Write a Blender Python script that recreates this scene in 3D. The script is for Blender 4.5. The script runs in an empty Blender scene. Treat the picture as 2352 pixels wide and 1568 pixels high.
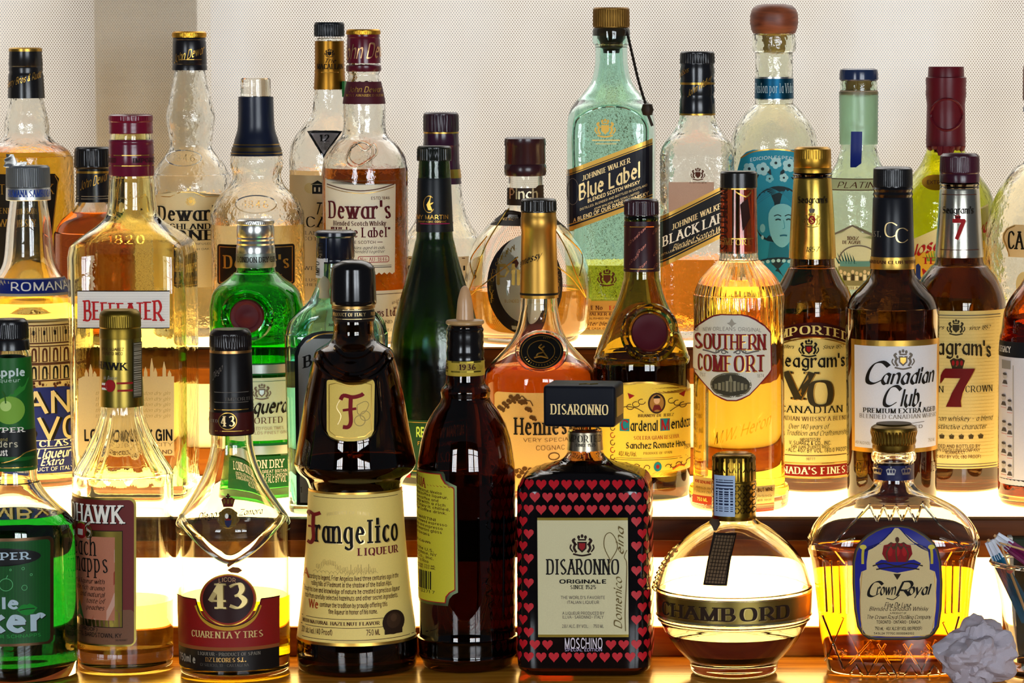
import bpy, bmesh, math, random, copy
from bisect import bisect_left
from mathutils import Vector, Matrix, noise
random.seed(7)
sin, cos, tan, atan, pi = math.sin, math.cos, math.tan, math.atan, math.pi

# ------------------------------------------------------------------ camera, world, lights, exposure
F, PX, PY, PITCH, CAMY, CAMZ = 8100.0, 1776.0, 784.0, math.radians(5.2), -2.9, 0.5354
CAMX = 0.2162
SC = bpy.context.scene
COL = SC.collection
SC.render.engine = 'CYCLES'
cd = bpy.data.cameras.new('camera'); cam = bpy.data.objects.new('camera', cd); COL.objects.link(cam)
cam.location = (CAMX, CAMY, CAMZ); cam.rotation_euler = (pi/2 - PITCH, 0, 0)
cd.sensor_fit = 'HORIZONTAL'; cd.sensor_width = 36; cd.lens = 36*F/2352; cd.shift_x = (1176-PX)/2352
cd.clip_start = 0.05; cd.clip_end = 60
SC.camera = cam
vs = SC.view_settings
vs.view_transform = 'Standard'; vs.look = 'None'; vs.gamma = 1; vs.use_curve_mapping = False; vs.exposure = 0.0
cy = SC.cycles
cy.max_bounces = 28; cy.transmission_bounces = 28; cy.glossy_bounces = 8; cy.diffuse_bounces = 3; cy.transparent_max_bounces = 12
cy.use_denoising = True; cy.sample_clamp_indirect = 6.0; cy.sample_clamp_direct = 0; cy.caustics_refractive = True; cy.caustics_reflective = True; cy.blur_glossy = 0.6
w = bpy.data.worlds.new('world'); SC.world = w; w.use_nodes = True
w.node_tree.nodes['Background'].inputs[0].default_value = (0.55, 0.60, 0.72, 1); w.node_tree.nodes['Background'].inputs[1].default_value = 0.12

def area(name, loc, target, sx, sy, power, color):
    d = bpy.data.lights.new(name, 'AREA'); d.shape = 'RECTANGLE'; d.size = sx; d.size_y = sy; d.energy = power; d.color = color
    o = bpy.data.objects.new(name, d); COL.objects.link(o); o.location = loc
    o.rotation_euler = (Vector(target)-Vector(loc)).to_track_quat('-Z', 'Y').to_euler(); return o
# daylight outside the shaded window: one on the shade, one on the garden wall beyond
area('daylight_on_shade', (0.0, 1.9, 1.75), (0.0, 0.62, 0.38), 3.2, 1.2, 76, (1.0, 0.98, 0.95))
area('daylight_on_garden', (0.3, 1.5, 2.2), (0.2, 3.2, 0.3), 4.0, 1.0, 30, (1.0, 0.97, 0.92))
# daylight through the windows of the room behind the camera
FRONT_WIN = [(-2.5, 1.0), (1.65, 1.0), (3.15, 1.0)]
FRONT_E = 19.0

# ------------------------------------------------------------------ materials
def lin(c):
    c = c/255.0
    return c/12.92 if c <= 0.04045 else ((c+0.055)/1.055)**2.4
def hexc(h):
    h = h.lstrip('#'); return (lin(int(h[0:2], 16)), lin(int(h[2:4], 16)), lin(int(h[4:6], 16)), 1.0)
MC = {}
def newmat(key):
    m = bpy.data.materials.new(key); m.use_nodes = True; MC[key] = m
    return m, m.node_tree.nodes, m.node_tree.links, m.node_tree.nodes['Principled BSDF']
def plain(h, rough=0.45, metal=0.0, spec=0.2):
    key = 'paint_%s_%g_%g_%g' % (h, rough, metal, spec)
    if key in MC: return MC[key]
    m, N, K, p = newmat(key)
    p.inputs['Base Color'].default_value = hexc(h); p.inputs['Roughness'].default_value = rough
    p.inputs['Metallic'].default_value = metal; p.inputs['Specular IOR Level'].default_value = spec
    # fine surface grain so that nothing is perfectly uniform
    t = N.new('ShaderNodeTexNoise'); t.inputs['Scale'].default_value = 900; t.inputs['Detail'].default_value = 2
    r = N.new('ShaderNodeMapRange'); r.inputs['To Min'].default_value = rough*0.85; r.inputs['To Max'].default_value = min(1, rough*1.15+0.02)
    K.new(t.outputs[0], r.inputs[0]); K.new(r.outputs[0], p.inputs['Roughness'])
    return m
def metal(h, rough=0.28): return plain(h, rough, 1.0, .5)
def plastic(h, rough=0.3): return plain(h, rough*.65, 0.0, .4)
def paper(h, tr=0.22, rough=0.55):
    key = 'paper_%s_%g' % (h, tr)
    if key in MC: return MC[key]
    m, N, K, p = newmat(key)
    p.inputs['Roughness'].default_value = rough; p.inputs['Specular IOR Level'].default_value = 0.35
    co = N.new('ShaderNodeTexCoord'); t = N.new('ShaderNodeTexNoise'); t.inputs['Scale'].default_value = 1400
    K.new(co.outputs['Object'], t.inputs['Vector'])
    mx = N.new('ShaderNodeMix'); mx.data_type = 'RGBA'; c = hexc(h)
    mx.inputs['A'].default_value = tuple(v*0.9 for v in c[:3])+(1,); mx.inputs['B'].default_value = tuple(min(1, v*1.06) for v in c[:3])+(1,)
    K.new(t.outputs[0], mx.inputs['Factor']); K.new(mx.outputs['Result'], p.inputs['Base Color'])
    tb = N.new('ShaderNodeBsdfTranslucent'); K.new(mx.outputs['Result'], tb.inputs['Color'])
    ms = N.new('ShaderNodeMixShader'); ms.inputs[0].default_value = tr
    K.new(p.outputs[0], ms.inputs[1]); K.new(tb.outputs[0], ms.inputs[2]); K.new(ms.outputs[0], N['Material Output'].inputs['Surface'])
    return m
def ink(h): return plain(h, 0.55, 0.0, 0.12)
def glass(h, bump=0.0, rough=0.0, scale=70, ior=1.5):
    key = 'glass_%s_%g_%g_%g' % (h, bump, rough, ior)
    if key in MC: return MC[key]
    m, N, K, p = newmat(key)
    p.inputs['Base Color'].default_value = hexc(h); p.inputs['Roughness'].default_value = rough
    p.inputs['Transmission Weight'].default_value = 1.0; p.inputs['IOR'].default_value = ior
    if bump:
        co = N.new('ShaderNodeTexCoord'); t = N.new('ShaderNodeTexNoise'); t.inputs['Scale'].default_value = scale; t.inputs['Detail'].default_value = 3
        K.new(co.outputs['Object'], t.inputs['Vector'])
        b = N.new('ShaderNodeBump'); b.inputs['Strength'].default_value = bump; b.inputs['Distance'].default_value = 0.004
        K.new(t.outputs[0], b.inputs['Height']); K.new(b.outputs[0], p.inputs['Normal'])
    return m
def liquid(h): return glass(h, 0, 0.0, ior=1.36)
def emis(key, col, strength, rough=0.25, base=(0.8, 0.8, 0.78, 1)):
    m, N, K, p = newmat(key)
    p.inputs['Base Color'].default_value = base; p.inputs['Roughness'].default_value = rough
    p.inputs['Emission Color'].default_value = col; p.inputs['Emission Strength'].default_value = strength
    return m
def wood(key, dark, light, rough=0.35, sc=6.0, axis_scale=(1.0, 14.0, 14.0), spec=.5):
    m, N, K, p = newmat(key)
    co = N.new('ShaderNodeTexCoord'); mp = N.new('ShaderNodeMapping'); mp.inputs['Scale'].default_value = axis_scale
    K.new(co.outputs['Object'], mp.inputs['Vector'])
    t = N.new('ShaderNodeTexNoise'); t.inputs['Scale'].default_value = sc; t.inputs['Detail'].default_value = 6; t.inputs['Distortion'].default_value = 0.8
    K.new(mp.outputs[0], t.inputs['Vector'])
    r = N.new('ShaderNodeValToRGB'); r.color_ramp.elements[0].position = 0.35; r.color_ramp.elements[0].color = hexc(dark)
    r.color_ramp.elements[1].position = 0.68; r.color_ramp.elements[1].color = hexc(light)
    K.new(t.outputs[0], r.inputs[0]); K.new(r.outputs[0], p.inputs['Base Color'])
    p.inputs['Roughness'].default_value = rough; p.inputs['Specular IOR Level'].default_value = spec
    b = N.new('ShaderNodeBump'); b.inputs['Strength'].default_value = 0.15; b.inputs['Distance'].default_value = 0.001
    K.new(t.outputs[0], b.inputs['Height']); K.new(b.outputs[0], p.inputs['Normal'])
    return m

# ------------------------------------------------------------------ projection helpers (photo pixel -> metres at a known depth)
def py2z(py, d): return CAMZ - d*tan(PITCH + atan((py-PY)/F))
def zc(d, z): return d*cos(PITCH) + (CAMZ-z)*sin(PITCH)
def px2x(px, d, z): return CAMX + (px-PX)/F*zc(d, z)
def x2px(x, d, z): return PX + (x-CAMX)*F/zc(d, z)

# ------------------------------------------------------------------ object helpers
def mesh_obj(name, verts, faces, mats, parent=None, mi=None, smooth=True, recalc=True, angle=40):
    me = bpy.data.meshes.new(name); me.from_pydata([tuple(v) for v in verts], [], faces)
    for m in (mats if isinstance(mats, (list, tuple)) else [mats]): me.materials.append(m)
    if mi: me.polygons.foreach_set('material_index', mi)
    if recalc:
        bm = bmesh.new(); bm.from_mesh(me); bmesh.ops.recalc_face_normals(bm, faces=bm.faces); bm.to_mesh(me); bm.free()
    if smooth:
        me.polygons.foreach_set('use_smooth', [True]*len(me.polygons))
        if angle: me.set_sharp_from_angle(angle=math.radians(angle))
    o = bpy.data.objects.new(name, me); COL.objects.link(o)
    if parent: o.parent = parent; o.location = -parent.location if not parent.parent else (0, 0, 0)
    return o
class MB:
    """collects simple solids into one mesh"""
    def __init__(s): s.v = []; s.f = []; s.m = []
    def add(s, v, f, m=0):
        n = len(s.v); s.v += [tuple(q) for q in v]; s.f += [tuple(i+n for i in q) for q in f]; s.m += [m]*len(f)
    def box(s, a, b, m=0, bev=0.0):
        x0, y0, z0 = a; x1, y1, z1 = b
        if bev <= 0:
            v = [(x0,y0,z0),(x1,y0,z0),(x1,y1,z0),(x0,y1,z0),(x0,y0,z1),(x1,y0,z1),(x1,y1,z1),(x0,y1,z1)]
            s.add(v, [(0,3,2,1),(4,5,6,7),(0,1,5,4),(1,2,6,5),(2,3,7,6),(3,0,4,7)], m); return
        bm = bmesh.new(); bmesh.ops.create_cube(bm, size=1.0)
        for q in bm.verts: q.co = Vector(((x0+x1)/2+q.co.x*(x1-x0), (y0+y1)/2+q.co.y*(y1-y0), (z0+z1)/2+q.co.z*(z1-z0)))
        bmesh.ops.bevel(bm, geom=list(bm.edges), offset=bev, segments=3, affect='EDGES', profile=0.5)
        bm.verts.index_update(); s.add([q.co[:] for q in bm.verts], [[q.index for q in fc.verts] for fc in bm.faces], m); bm.free()
    def tube(s, pts, r, m=0, n=8, rads=None):
        pts = [Vector(p) for p in pts]; rings = []
        up = Vector((0.13, 0.2, 0.97))
        for i, p in enumerate(pts):
            t = (pts[min(i+1, len(pts)-1)]-pts[max(i-1, 0)]).normalized()
            a = t.cross(up)
            if a.length < 1e-4: a = t.cross(Vector((1, 0, 0)))
            a.normalize(); b2 = t.cross(a); rr = rads[i] if rads else r
            rings.append([p + a*rr*cos(2*pi*k/n) + b2*rr*sin(2*pi*k/n) for k in range(n)])
        v = [q for rg in rings for q in rg]; f = []
        for i in range(len(pts)-1):
            for k in range(n): f.append((i*n+k, i*n+(k+1) % n, (i+1)*n+(k+1) % n, (i+1)*n+k))
        f.append(tuple(range(n))[::-1]); f.append(tuple((len(pts)-1)*n+k for k in range(n)))
        s.add(v, f, m)
    def lathe(s, prof, c=(0, 0, 0), m=0, n=48, mod=None):
        v = []; f = []
        for z, r in prof:
            for k in range(n):
                a = 2*pi*k/n; rr = r*(mod(a, z) if mod else 1); v.append((c[0]+rr*cos(a), c[1]+rr*sin(a), c[2]+z))
        for i in range(len(prof)-1):
            for k in range(n): f.append((i*n+k, i*n+(k+1) % n, (i+1)*n+(k+1) % n, (i+1)*n+k))
        f.append(tuple(range(n))); f.append(tuple((len(prof)-1)*n+k for k in range(n)))
        s.add(v, f, m)
    def build(s, name, mats, parent=None, smooth=True, angle=40):
        return mesh_obj(name, s.v, s.f, mats, parent, s.m, smooth, True, angle)
def tag(o, label, cat, group=None, kind=None):
    o['label'] = label; o['category'] = cat
    if group: o['group'] = group
    if kind: o['kind'] = kind
    return o
def empty(name, loc):
    o = bpy.data.objects.new(name, None); COL.objects.link(o); o.location = loc; o.empty_display_size = 0.02
    return o
def structure(o): o['kind'] = 'structure'; return o

# ------------------------------------------------------------------ pen lettering: skeleton glyphs swept with a broad nib
G = {}
def _g(spec):
    for item in spec.strip().split('\n'):
        ch, wd, rest = item.split(' ', 2); G[ch] = (int(wd), rest.split(' '))
_g('''A 8 044e 4e84 2868
B 8 141e ~1e5e6c5919 ~1959775414
C 8 ~8c5e2d19255486
D 9 141e ~1e4e7d89754414
E 7 141e 1e6e 1959 1464
F 7 141e 1e6e 1959
G 9 ~8c5e2d19255486 8489 5989
H 9 141e 848e 1989
I 2 141e
J 5 ~4e47452405
K 8 141e 187e 3a84
L 7 141e 1464
M 10 141e 1e54 549e 949e
N 9 141e 1e84 848e
O 10 ~5e2d19255485998d@
P 8 141e ~1e5e7b5818
Q 10 ~5e2d19255485998d@ 6693
R 8 141e ~1e5e7b5818 4884
S 8 ~6d4e1c2a58764415
T 8 444e 0e8e
U 9 ~1e1725445475878e
V 8 0e44 448e
W 12 0e34 346e 6e94 94ce
X 8 0e84 048e
Y 8 0e49 8e49 4944
Z 8 0e8e 8e04 0484
a 7 6b64 ~6a4b2a17254465
b 7 1e14 ~1a3b5a67553415
c 6 ~6a4b2a17254465
d 7 6e64 ~6a4b2a17254465
e 7 1868 ~685a3b2a17254465
f 4 ~5d4e2d2824 0b4b
g 7 ~6a4b2a17254465 ~6b64624112
h 7 1e14 ~193b5b6964
i 2 1b14 1d1e
j 3 ~2b231101 2d2e
k 6 1e14 176b 3864
l 2 1e14
m 10 1b14 ~193b4b5954 ~597b8b9994
n 7 1b14 ~193b5b6964
o 8 ~4b2a17254465776a@
p 7 1b11 ~1a3b5a67553415
q 7 6b61 ~6a4b2a17254465
r 5 1b14 ~193b4b5a
s 6 ~5a3b1a2847553415
t 5 ~2d263455 0b4b
u 7 ~1b16344466 6b64
v 6 0b34 346b
w 10 0b34 345b 5b74 74ab
x 6 0b64 046b
y 6 0b34 6b11
z 6 0b6b 6b04 0464
0 8 ~4e2d19254465796d@
1 4 3e34 1c3e
2 8 ~1c3e5e6c5914 1474
3 8 ~1d3e5e6c5a39 ~395977654415
4 8 5e17 1777 5e54
5 8 6e1e 1e19 ~194a6977654415
6 8 ~6d4e2b1725446577593917
7 8 1e7e 7e34
8 8 ~4e2d2a496a6d@ ~49281634547668@
9 8 ~2544677b6d4e2d1b39597b
. 2 1415
, 2 1513
' 2 1e1c
- 5 1848
: 2 1415 1a1b
& 8 ~742b3e5c27254 4578
% 8 048e 1d2d 6575
( 4 ~3e1b1733
) 4 ~1e3b3713
/ 5 044e
" 4 1e1c 3e3c
* 3 1918
+ 6 1858 353b
~ 6 ~1829476 9''')
G['&'] = (8, ['~742b3e5c172544', '4478']); G['~'] = (7, ['~18294768'])
ST = {'sans': (1.5, 1.5, 0, 0, 0, 1), 'bold': (2.3, 2.3, 0, 0, 0, 1), 'light': (0.9, 0.9, 0, 0, 0, 1), 'serif': (1.6, .55, 8, 0, 1.0, 1), 'serifb': (2.4, .8, 8, 0, 1.1, 1),
      'slab': (2.0, 1.4, 0, 0, 1.3, 1), 'ital': (1.3, .45, 30, .28, .0, 1), 'script': (1.7, .5, 40, .38, 0, 1), 'scriptb': (2.4, .6, 40, .34, 0, 1), 'black': (2.3, .7, 38, 0, -.9, 0), 'thin': (1.0, .4, 10, 0, .7, 1)}
def catmull(P, n, closed=False):
    out = []; m = len(P)
    if m < 3: return list(P)
    segs = m if closed else m-1
    for i in range(segs):
        p0 = P[(i-1) % m] if closed or i > 0 else P[0]; p1 = P[i % m]; p2 = P[(i+1) % m]; p3 = P[(i+2) % m] if closed or i+2 < m else P[-1]
        for k in range(n):
            t = k/n; t2 = t*t; t3 = t2*t
            out.append(tuple(.5*((2*b)+(-a+c)*t+(2*a-5*b+4*c-d)*t2+(-a+3*b-3*c+d)*t3) for a, b, c, d in zip(p0, p1, p2, p3)))
    out.append(tuple(P[0] if closed else P[-1])); return out
def strip(pts, W, T, ang):
    """offset a path by the support of an elliptic nib -> quads of 2-D points"""
    ca, sa = cos(ang), sin(ang); Lp = []; n = len(pts)
    for i, p in enumerate(pts):
        a = pts[max(i-1, 0)]; b = pts[min(i+1, n-1)]; dx, dy = b[0]-a[0], b[1]-a[1]; l = math.hypot(dx, dy) or 1
        nx, ny = -dy/l, dx/l; h = .5*math.sqrt((W*(nx*ca+ny*sa))**2 + (T*(-nx*sa+ny*ca))**2)
        Lp.append(((p[0]+nx*h, p[1]+ny*h), (p[0]-nx*h, p[1]-ny*h)))
    return [(Lp[i][0], Lp[i][1], Lp[i+1][1], Lp[i+1][0]) for i in range(n-1)]
GC = {}
def glyph(ch, st, fine=4):
    key = (ch, st, fine)
    if key in GC: return GC[key]
    W, T, ang, sl, se, sm = ST[st]; ang = math.radians(ang); wd, strokes = G[ch]; Q = []
    for s in strokes:
        cur = s[0] == '~'; closed = s[-1] == '@'; t = s.strip('~@'); P = [(int(t[i], 36), int(t[i+1], 36)-4) for i in range(0, len(t), 2)]
        pts = catmull(P, fine if sm else 1, closed) if cur else P
        if not cur:
            (x0, y0), (x1, y1) = pts; l = math.hypot(x1-x0, y1-y0) or 1; e = .3*T
            if len(strokes) == 1 and l <= 2 or l <= 1.01: e = W*.45
            pts = [(x0-(x1-x0)/l*e, y0-(y1-y0)/l*e), ((x0+x1)/2, (y0+y1)/2), (x1+(x1-x0)/l*e, y1+(y1-y0)/l*e)]
        if not sm and closed: pts = list(P)+[P[0]]
        Q += strip(pts, W, T, ang)
        if se and not closed and ch.isalnum() and math.hypot(P[0][0]-P[-1][0], P[0][1]-P[-1][1]) > 1.2:
            for e, o in ((P[0], P[1]), (P[-1], P[-2])):
                dx, dy = abs(e[0]-o[0]), abs(e[1]-o[1])
                if e[1] in (0, 10, 7, -3) and dy > .6*dx and (not cur or (e[1] in (0, 10))):
                    if se > 0: Q += strip([(e[0]-W*.5-se, e[1]), (e[0]+W*.5+se, e[1])], T, T, 0)
                    else:
                        r = -se*1.35; Q.append(((e[0]-r, e[1]), (e[0], e[1]+r*.8), (e[0]+r, e[1]), (e[0], e[1]-r*.8)))
    if sl: Q = [tuple((x+sl*y, y) for x, y in q) for q in Q]
    GC[key] = (wd, Q); return GC[key]

# ------------------------------------------------------------------ bottles
TIER = (0.0, 0.1177, 0.2355)
class Bottle:
    def __init__(b, name, cx, cyref, y, tier, label, group, cat='bottle', rot=0.0, n=2.0, dr=1.0):
        b.y = y; b.d = y-CAMY; b.zb = TIER[tier]; b.x = px2x(cx, b.d, py2z(cyref, b.d)); b.rot = rot; b.n = n; b.dr = dr
        b.e = empty(name, (b.x, y, b.zb)); tag(b.e, label, cat, group)
        v = Vector((b.x-CAMX, b.d)).normalized(); b.vx, b.vy = v.x, v.y; b.cache = {}; b.prof = None; b.lp = {}
        if n == 2.0 and dr == 1.0: b.rot = math.atan2(-v.x, v.y)
    def s(b, z): return zc(b.d, z)/F
    def pts(b, prof):
        """photo silhouette rows (py, half width[, squareness]) -> (z, r, squareness)"""
        out = []
        for q in prof:
            z = b.zb if q[0] == 'base' else py2z(q[0], b.d)
            out.append((z, q[1]*b.s(z), q[2] if len(q) > 2 else 0.0))
        return out
    def ringxy(b, rx, bl, N, fl=None):
        ry = rx*(1+(b.dr-1)*bl); e = 2.0/(2.0+(b.n-2.0)*bl); o = []; cr, sr = cos(b.rot), sin(b.rot)
        for k in range(N):
            a = 2*pi*(k+.5)/N; c, s_ = cos(a), sin(a)
            m = 1+fl[1]*cos(fl[0]*a) if fl else 1
            X = rx*m*math.copysign(abs(c)**e, c); Y = ry*m*math.copysign(abs(s_)**e, s_)
            o.append((X*cr-Y*sr, X*sr+Y*cr))
        return o
    def smooth(b, P, n=4):
        segs = [[P[0]]]
        for p in P[1:]:
            if abs(p[0]-segs[-1][-1][0]) < 1e-7 and abs(p[1]-segs[-1][-1][1]) < 1e-7: segs.append([p])
            else: segs[-1].append(p)
        out = []
        for s in segs:
            for q in (catmull(s, n) if len(s) > 2 else s):
                if not out or q[0] < out[-1][0]-1e-5: out.append(q)
        return out
    def set_profile(b, prof):
        P = b.pts(prof); zl, r, bl = P[-1]
        P = [q for q in P[:-1] if q[0] > b.zb+.010]+[(b.zb+.006, r+.0005, bl)]
        b.prof = b.smooth(P)+[(b.zb+.003, r, bl), (b.zb+.001, r-.0016, bl), (b.zb, r-.0045, bl)]
        q = b.prof[::-1]; b.pz = [i[0] for i in q]; b.pr = [i[1] for i in q]; b.pb = [i[2] for i in q]
    def rad(b, z):
        i = bisect_left(b.pz, z)
        if i <= 0: return b.pr[0], b.pb[0]
        if i >= len(b.pz): return b.pr[-1], b.pb[-1]
        t = (z-b.pz[i-1])/(b.pz[i]-b.pz[i-1]); return b.pr[i-1]+t*(b.pr[i]-b.pr[i-1]), b.pb[i-1]+t*(b.pb[i]-b.pb[i-1])
    def rings(b, rows, N, mat, name, flute=None, parent=None, closed=True, angle=40, mi=None):
        """rows (z, r, bl); flute (count, amp, z0, z1)"""
        v = []; f = []
        for z, r, bl in rows:
            fl = None
            if flute and flute[2] > z > flute[3]:
                u = (flute[2]-z)/(flute[2]-flute[3]); fl = (flute[0], flute[1]*sin(pi*u)**.5)
            v += [(b.x+x, b.y+y, z) for x, y in b.ringxy(max(r, 1e-4), bl, N, fl)]
        for i in range(len(rows)-1):
            for k in range(N): f.append((i*N+k, i*N+(k+1) % N, (i+1)*N+(k+1) % N, (i+1)*N+k))
        if closed: f.append(tuple(range(N))); f.append(tuple((len(rows)-1)*N+k for k in range(N)))
        return mesh_obj(name, v, f, mat, parent or b.e, None, True, True, angle)
    def glass(b, prof, mat, wall=.0028, floor=.009, flute=None, N=72, name='glass_body'):
        b.set_profile(prof); b.wall = wall; b.floor = floor
        rows = list(b.prof)
        inner = [(z, max(r-wall, r*.35), bl) for z, r, bl in b.prof if z > b.zb+floor]
        zf = b.zb+floor; rf, bf = b.rad(zf)
        inner += [(zf, rf-wall-.003, bf), (zf-.0012, rf*.55, bf), (zf-.0005, rf*.1, bf)]
        rows = [(inner[-1][0], inner[-1][1], inner[-1][2])]+inner[-2::-1]+[(b.prof[0][0]+.0006, b.prof[0][1]-wall*.5, b.prof[0][2])]+rows
        fl = None
        if flute: fl = (flute[0], flute[1], py2z(flute[2], b.d), py2z(flute[3], b.d))
        g = b.rings(rows, N, mat, name, fl); b.g = g; return g
    def liquid(b, py, mat, name='liquid', N=64):
        z1 = b.zf(py); b.zliq = z1; rows = [(z, max(r-b.wall, r*.35)+.0002, bl) for z, r, bl in b.prof if b.zb+b.floor < z < z1]
        r1, b1 = b.rad(z1); zf = b.zb+b.floor; rf, bf = b.rad(zf)
        rows = [(z1, max(r1-b.wall, r1*.35)+.0002, b1)]+rows+[(zf, rf-b.wall-.0028, bf), (zf-.0013, rf*.55, bf)]
        return b.rings(rows, N, mat, name)
    def lathe(b, name, prof, mat, knurl=None, N=None, sm=False, parent=None, angle=35):
        P = b.pts(prof); 
        if sm: P = b.smooth(P)
        b.lp[name] = P
        if knurl:
            c, amp, p0, p1 = knurl; amp *= .6; N = c*4; z0, z1 = py2z(p0, b.d), py2z(p1, b.d); rows = []
            for i, p in enumerate(P):
                rows.append(p)
                if i+1 < len(P):
                    q = P[i+1]
                    for zz in (z0, z0-.0004, z1+.0004, z1):
                        if p[0] > zz > q[0]:
                            t = (p[0]-zz)/(p[0]-q[0]); rows.append((zz, p[1]+t*(q[1]-p[1]), p[2]))
            v = []; f = []
            for z, r, bl in rows:
                on = z1-.0001 < z < z0-.0002 and z > z1+.0002
                v += [(b.x+x, b.y+y, z) for x, y in b.ringxy(r, 0, N, (c, amp/r) if on else None)]
            for i in range(len(rows)-1):
                for k in range(N): f.append((i*N+k, i*N+(k+1) % N, (i+1)*N+(k+1) % N, (i+1)*N+k))
            f.append(tuple(range(N))); f.append(tuple((len(rows)-1)*N+k for k in range(N)))
            return mesh_obj(name, v, f, mat, parent or b.e, None, True, True, angle)
        return b.rings(P, N or 56, mat, name, None, parent, True, angle)
    def zf(b, py):
        d = b.d; z = py2z(py, d)
        for _ in range(4):
            r, bl = b.rad(z); z = py2z(py, d-r*(1+(b.dr-1)*bl)*.98)
        return z
    def sec(b, z):
        key = round(z*4000)
        if key in b.cache: return b.cache[key]
        r, bl = b.rad(z); N = 144; R = b.ringxy(r, bl, N)
        lat = [x*b.vy-y*b.vx for x, y in R]; dep = [x*b.vx+y*b.vy for x, y in R]
        # start: front-most crossing of lateral zero
        best = None
        for k in range(N):
            k2 = (k+1) % N
            if lat[k] <= 0 < lat[k2] or lat[k2] <= 0 < lat[k]:
                if dep[k] < 0: best = k; break
        right = best if lat[best] > 0 else (best+1) % N; step = 1 if lat[(right+1) % N] > lat[right] else -1
        t = abs(lat[right])/(abs(lat[right])+abs(lat[(right-step) % N])+1e-12)
        p0 = tuple(R[right][i]+(R[(right-step) % N][i]-R[right][i])*t for i in (0, 1))
        def walk(k, st):
            u = 0; q = p0; out = [(0.0, p0, 0.0)]
            for i in range(N//2+4):
                c = R[(k+st*i) % N]; u += math.hypot(c[0]-q[0], c[1]-q[1]); q = c; out.append((u, c, lat[(k+st*i) % N]))
            return out
        A = walk(right, step); B_ = walk((right-step) % N, -step)
        line = [(-u, c, l) for u, c, l in B_[::-1]]+A[1:]
        i0 = min(range(len(line)), key=lambda i: line[i][2] if abs(i-len(line)//2) < N//3 else 9); i1 = max(range(len(line)), key=lambda i: line[i][2] if abs(i-len(line)//2) < N//3 else -9)
        b.cache[key] = ([l[0] for l in line], [l[1] for l in line], [l[2] for l in line], i0, i1)
        return b.cache[key]
    def u_of(b, px, z):
        U, Pp, Lt, i0, i1 = b.sec(z); r, bl = b.rad(z); dz = b.d-r
        lat = (px-x2px(b.x, b.d, z))*zc(dz, z)/F
        if lat <= Lt[i0]: return U[i0]+(lat-Lt[i0])
        if lat >= Lt[i1]: return U[i1]+(lat-Lt[i1])
        for i in range(i0, i1):
            if Lt[i] <= lat <= Lt[i+1]:
                return U[i]+(U[i+1]-U[i])*(lat-Lt[i])/(Lt[i+1]-Lt[i]+1e-12)
        return lat
    def at(b, u, z, off):
        U, Pp, Lt, i0, i1 = b.sec(z); u = max(U[0]+1e-6, min(U[-1]-1e-6, u)); i = max(1, min(len(U)-1, bisect_left(U, u)))
        t = (u-U[i-1])/(U[i]-U[i-1]+1e-12); a, c = Pp[i-1], Pp[i]
        x = a[0]+(c[0]-a[0])*t; y = a[1]+(c[1]-a[1])*t; tx, ty = c[0]-a[0], c[1]-a[1]; l = math.hypot(tx, ty) or 1
        nx, ny = ty/l, -tx/l
        if nx*x+ny*y < 0: nx, ny = -nx, -ny
        dr = (b.rad(z+.001)[0]-b.rad(z-.001)[0])/.002; k = 1/math.sqrt(1+dr*dr)
        return (b.x+x+nx*off*k, b.y+y+ny*off*k, z-dr*k*off)
    def label(b, name='front_label', off=.0003, on=None):
        if on:
            c = copy.copy(b); c.cache = {}; q = b.lp[on][::-1]; c.pz = [i[0] for i in q]; c.pr = [i[1] for i in q]; c.pb = [i[2] for i in q]
            L = Label(c, name, off); return L
        return Label(b, name, off)
    def band(b, name, p0, p1, mat, off=.0005, n=4, parent=None):
        """sleeve hugging the glass all the way round"""
        z0, z1 = py2z(p0, b.d), py2z(p1, b.d); rows = []
        for i in range(n+1):
            z = z0+(z1-z0)*i/n; r, bl = b.rad(z); rows.append((z, r+off, bl))
        rows = [(z0, rows[0][1]-off*.8, rows[0][2])]+rows+[(z1, rows[-1][1]-off*.8, rows[-1][2])]
        return b.rings(rows, 72, mat, name, None, parent, False)
    def ridges(b, name, paths, w, mat, h=.0012, sm=4):
        """raised glass ridges along paths of photo pixels"""
        v = []; f = []
        for P in paths:
            Q = catmull(P, sm) if len(P) > 2 and sm else [tuple(P[0][i]+(P[-1][i]-P[0][i])*k/6 for i in (0, 1)) for k in range(7)] if len(P) == 2 else P
            n0 = len(v)
            for i, p in enumerate(Q):
                a = Q[max(i-1, 0)]; c = Q[min(i+1, len(Q)-1)]; dx, dy = c[0]-a[0], c[1]-a[1]; l = math.hypot(dx, dy) or 1; nx, ny = -dy/l*w/2, dx/l*w/2
                for (X, Y, o) in ((p[0]+nx, p[1]+ny, -.0004), (p[0]+nx*.5, p[1]+ny*.5, h*.8), (p[0]-nx*.5, p[1]-ny*.5, h*.8), (p[0]-nx, p[1]-ny, -.0004)):
                    z = b.zf(Y); v.append(b.at(b.u_of(X, z), z, o))
            for i in range(len(Q)-1):
                for k in range(4): f.append((n0+i*4+k, n0+i*4+(k+1) % 4, n0+(i+1)*4+(k+1) % 4, n0+(i+1)*4+k))
            f.append((n0, n0+1, n0+2, n0+3)); e = n0+(len(Q)-1)*4; f.append((e, e+1, e+2, e+3))
        return mesh_obj(name, v, f, mat, b.e, None, True, True, 60)

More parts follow.
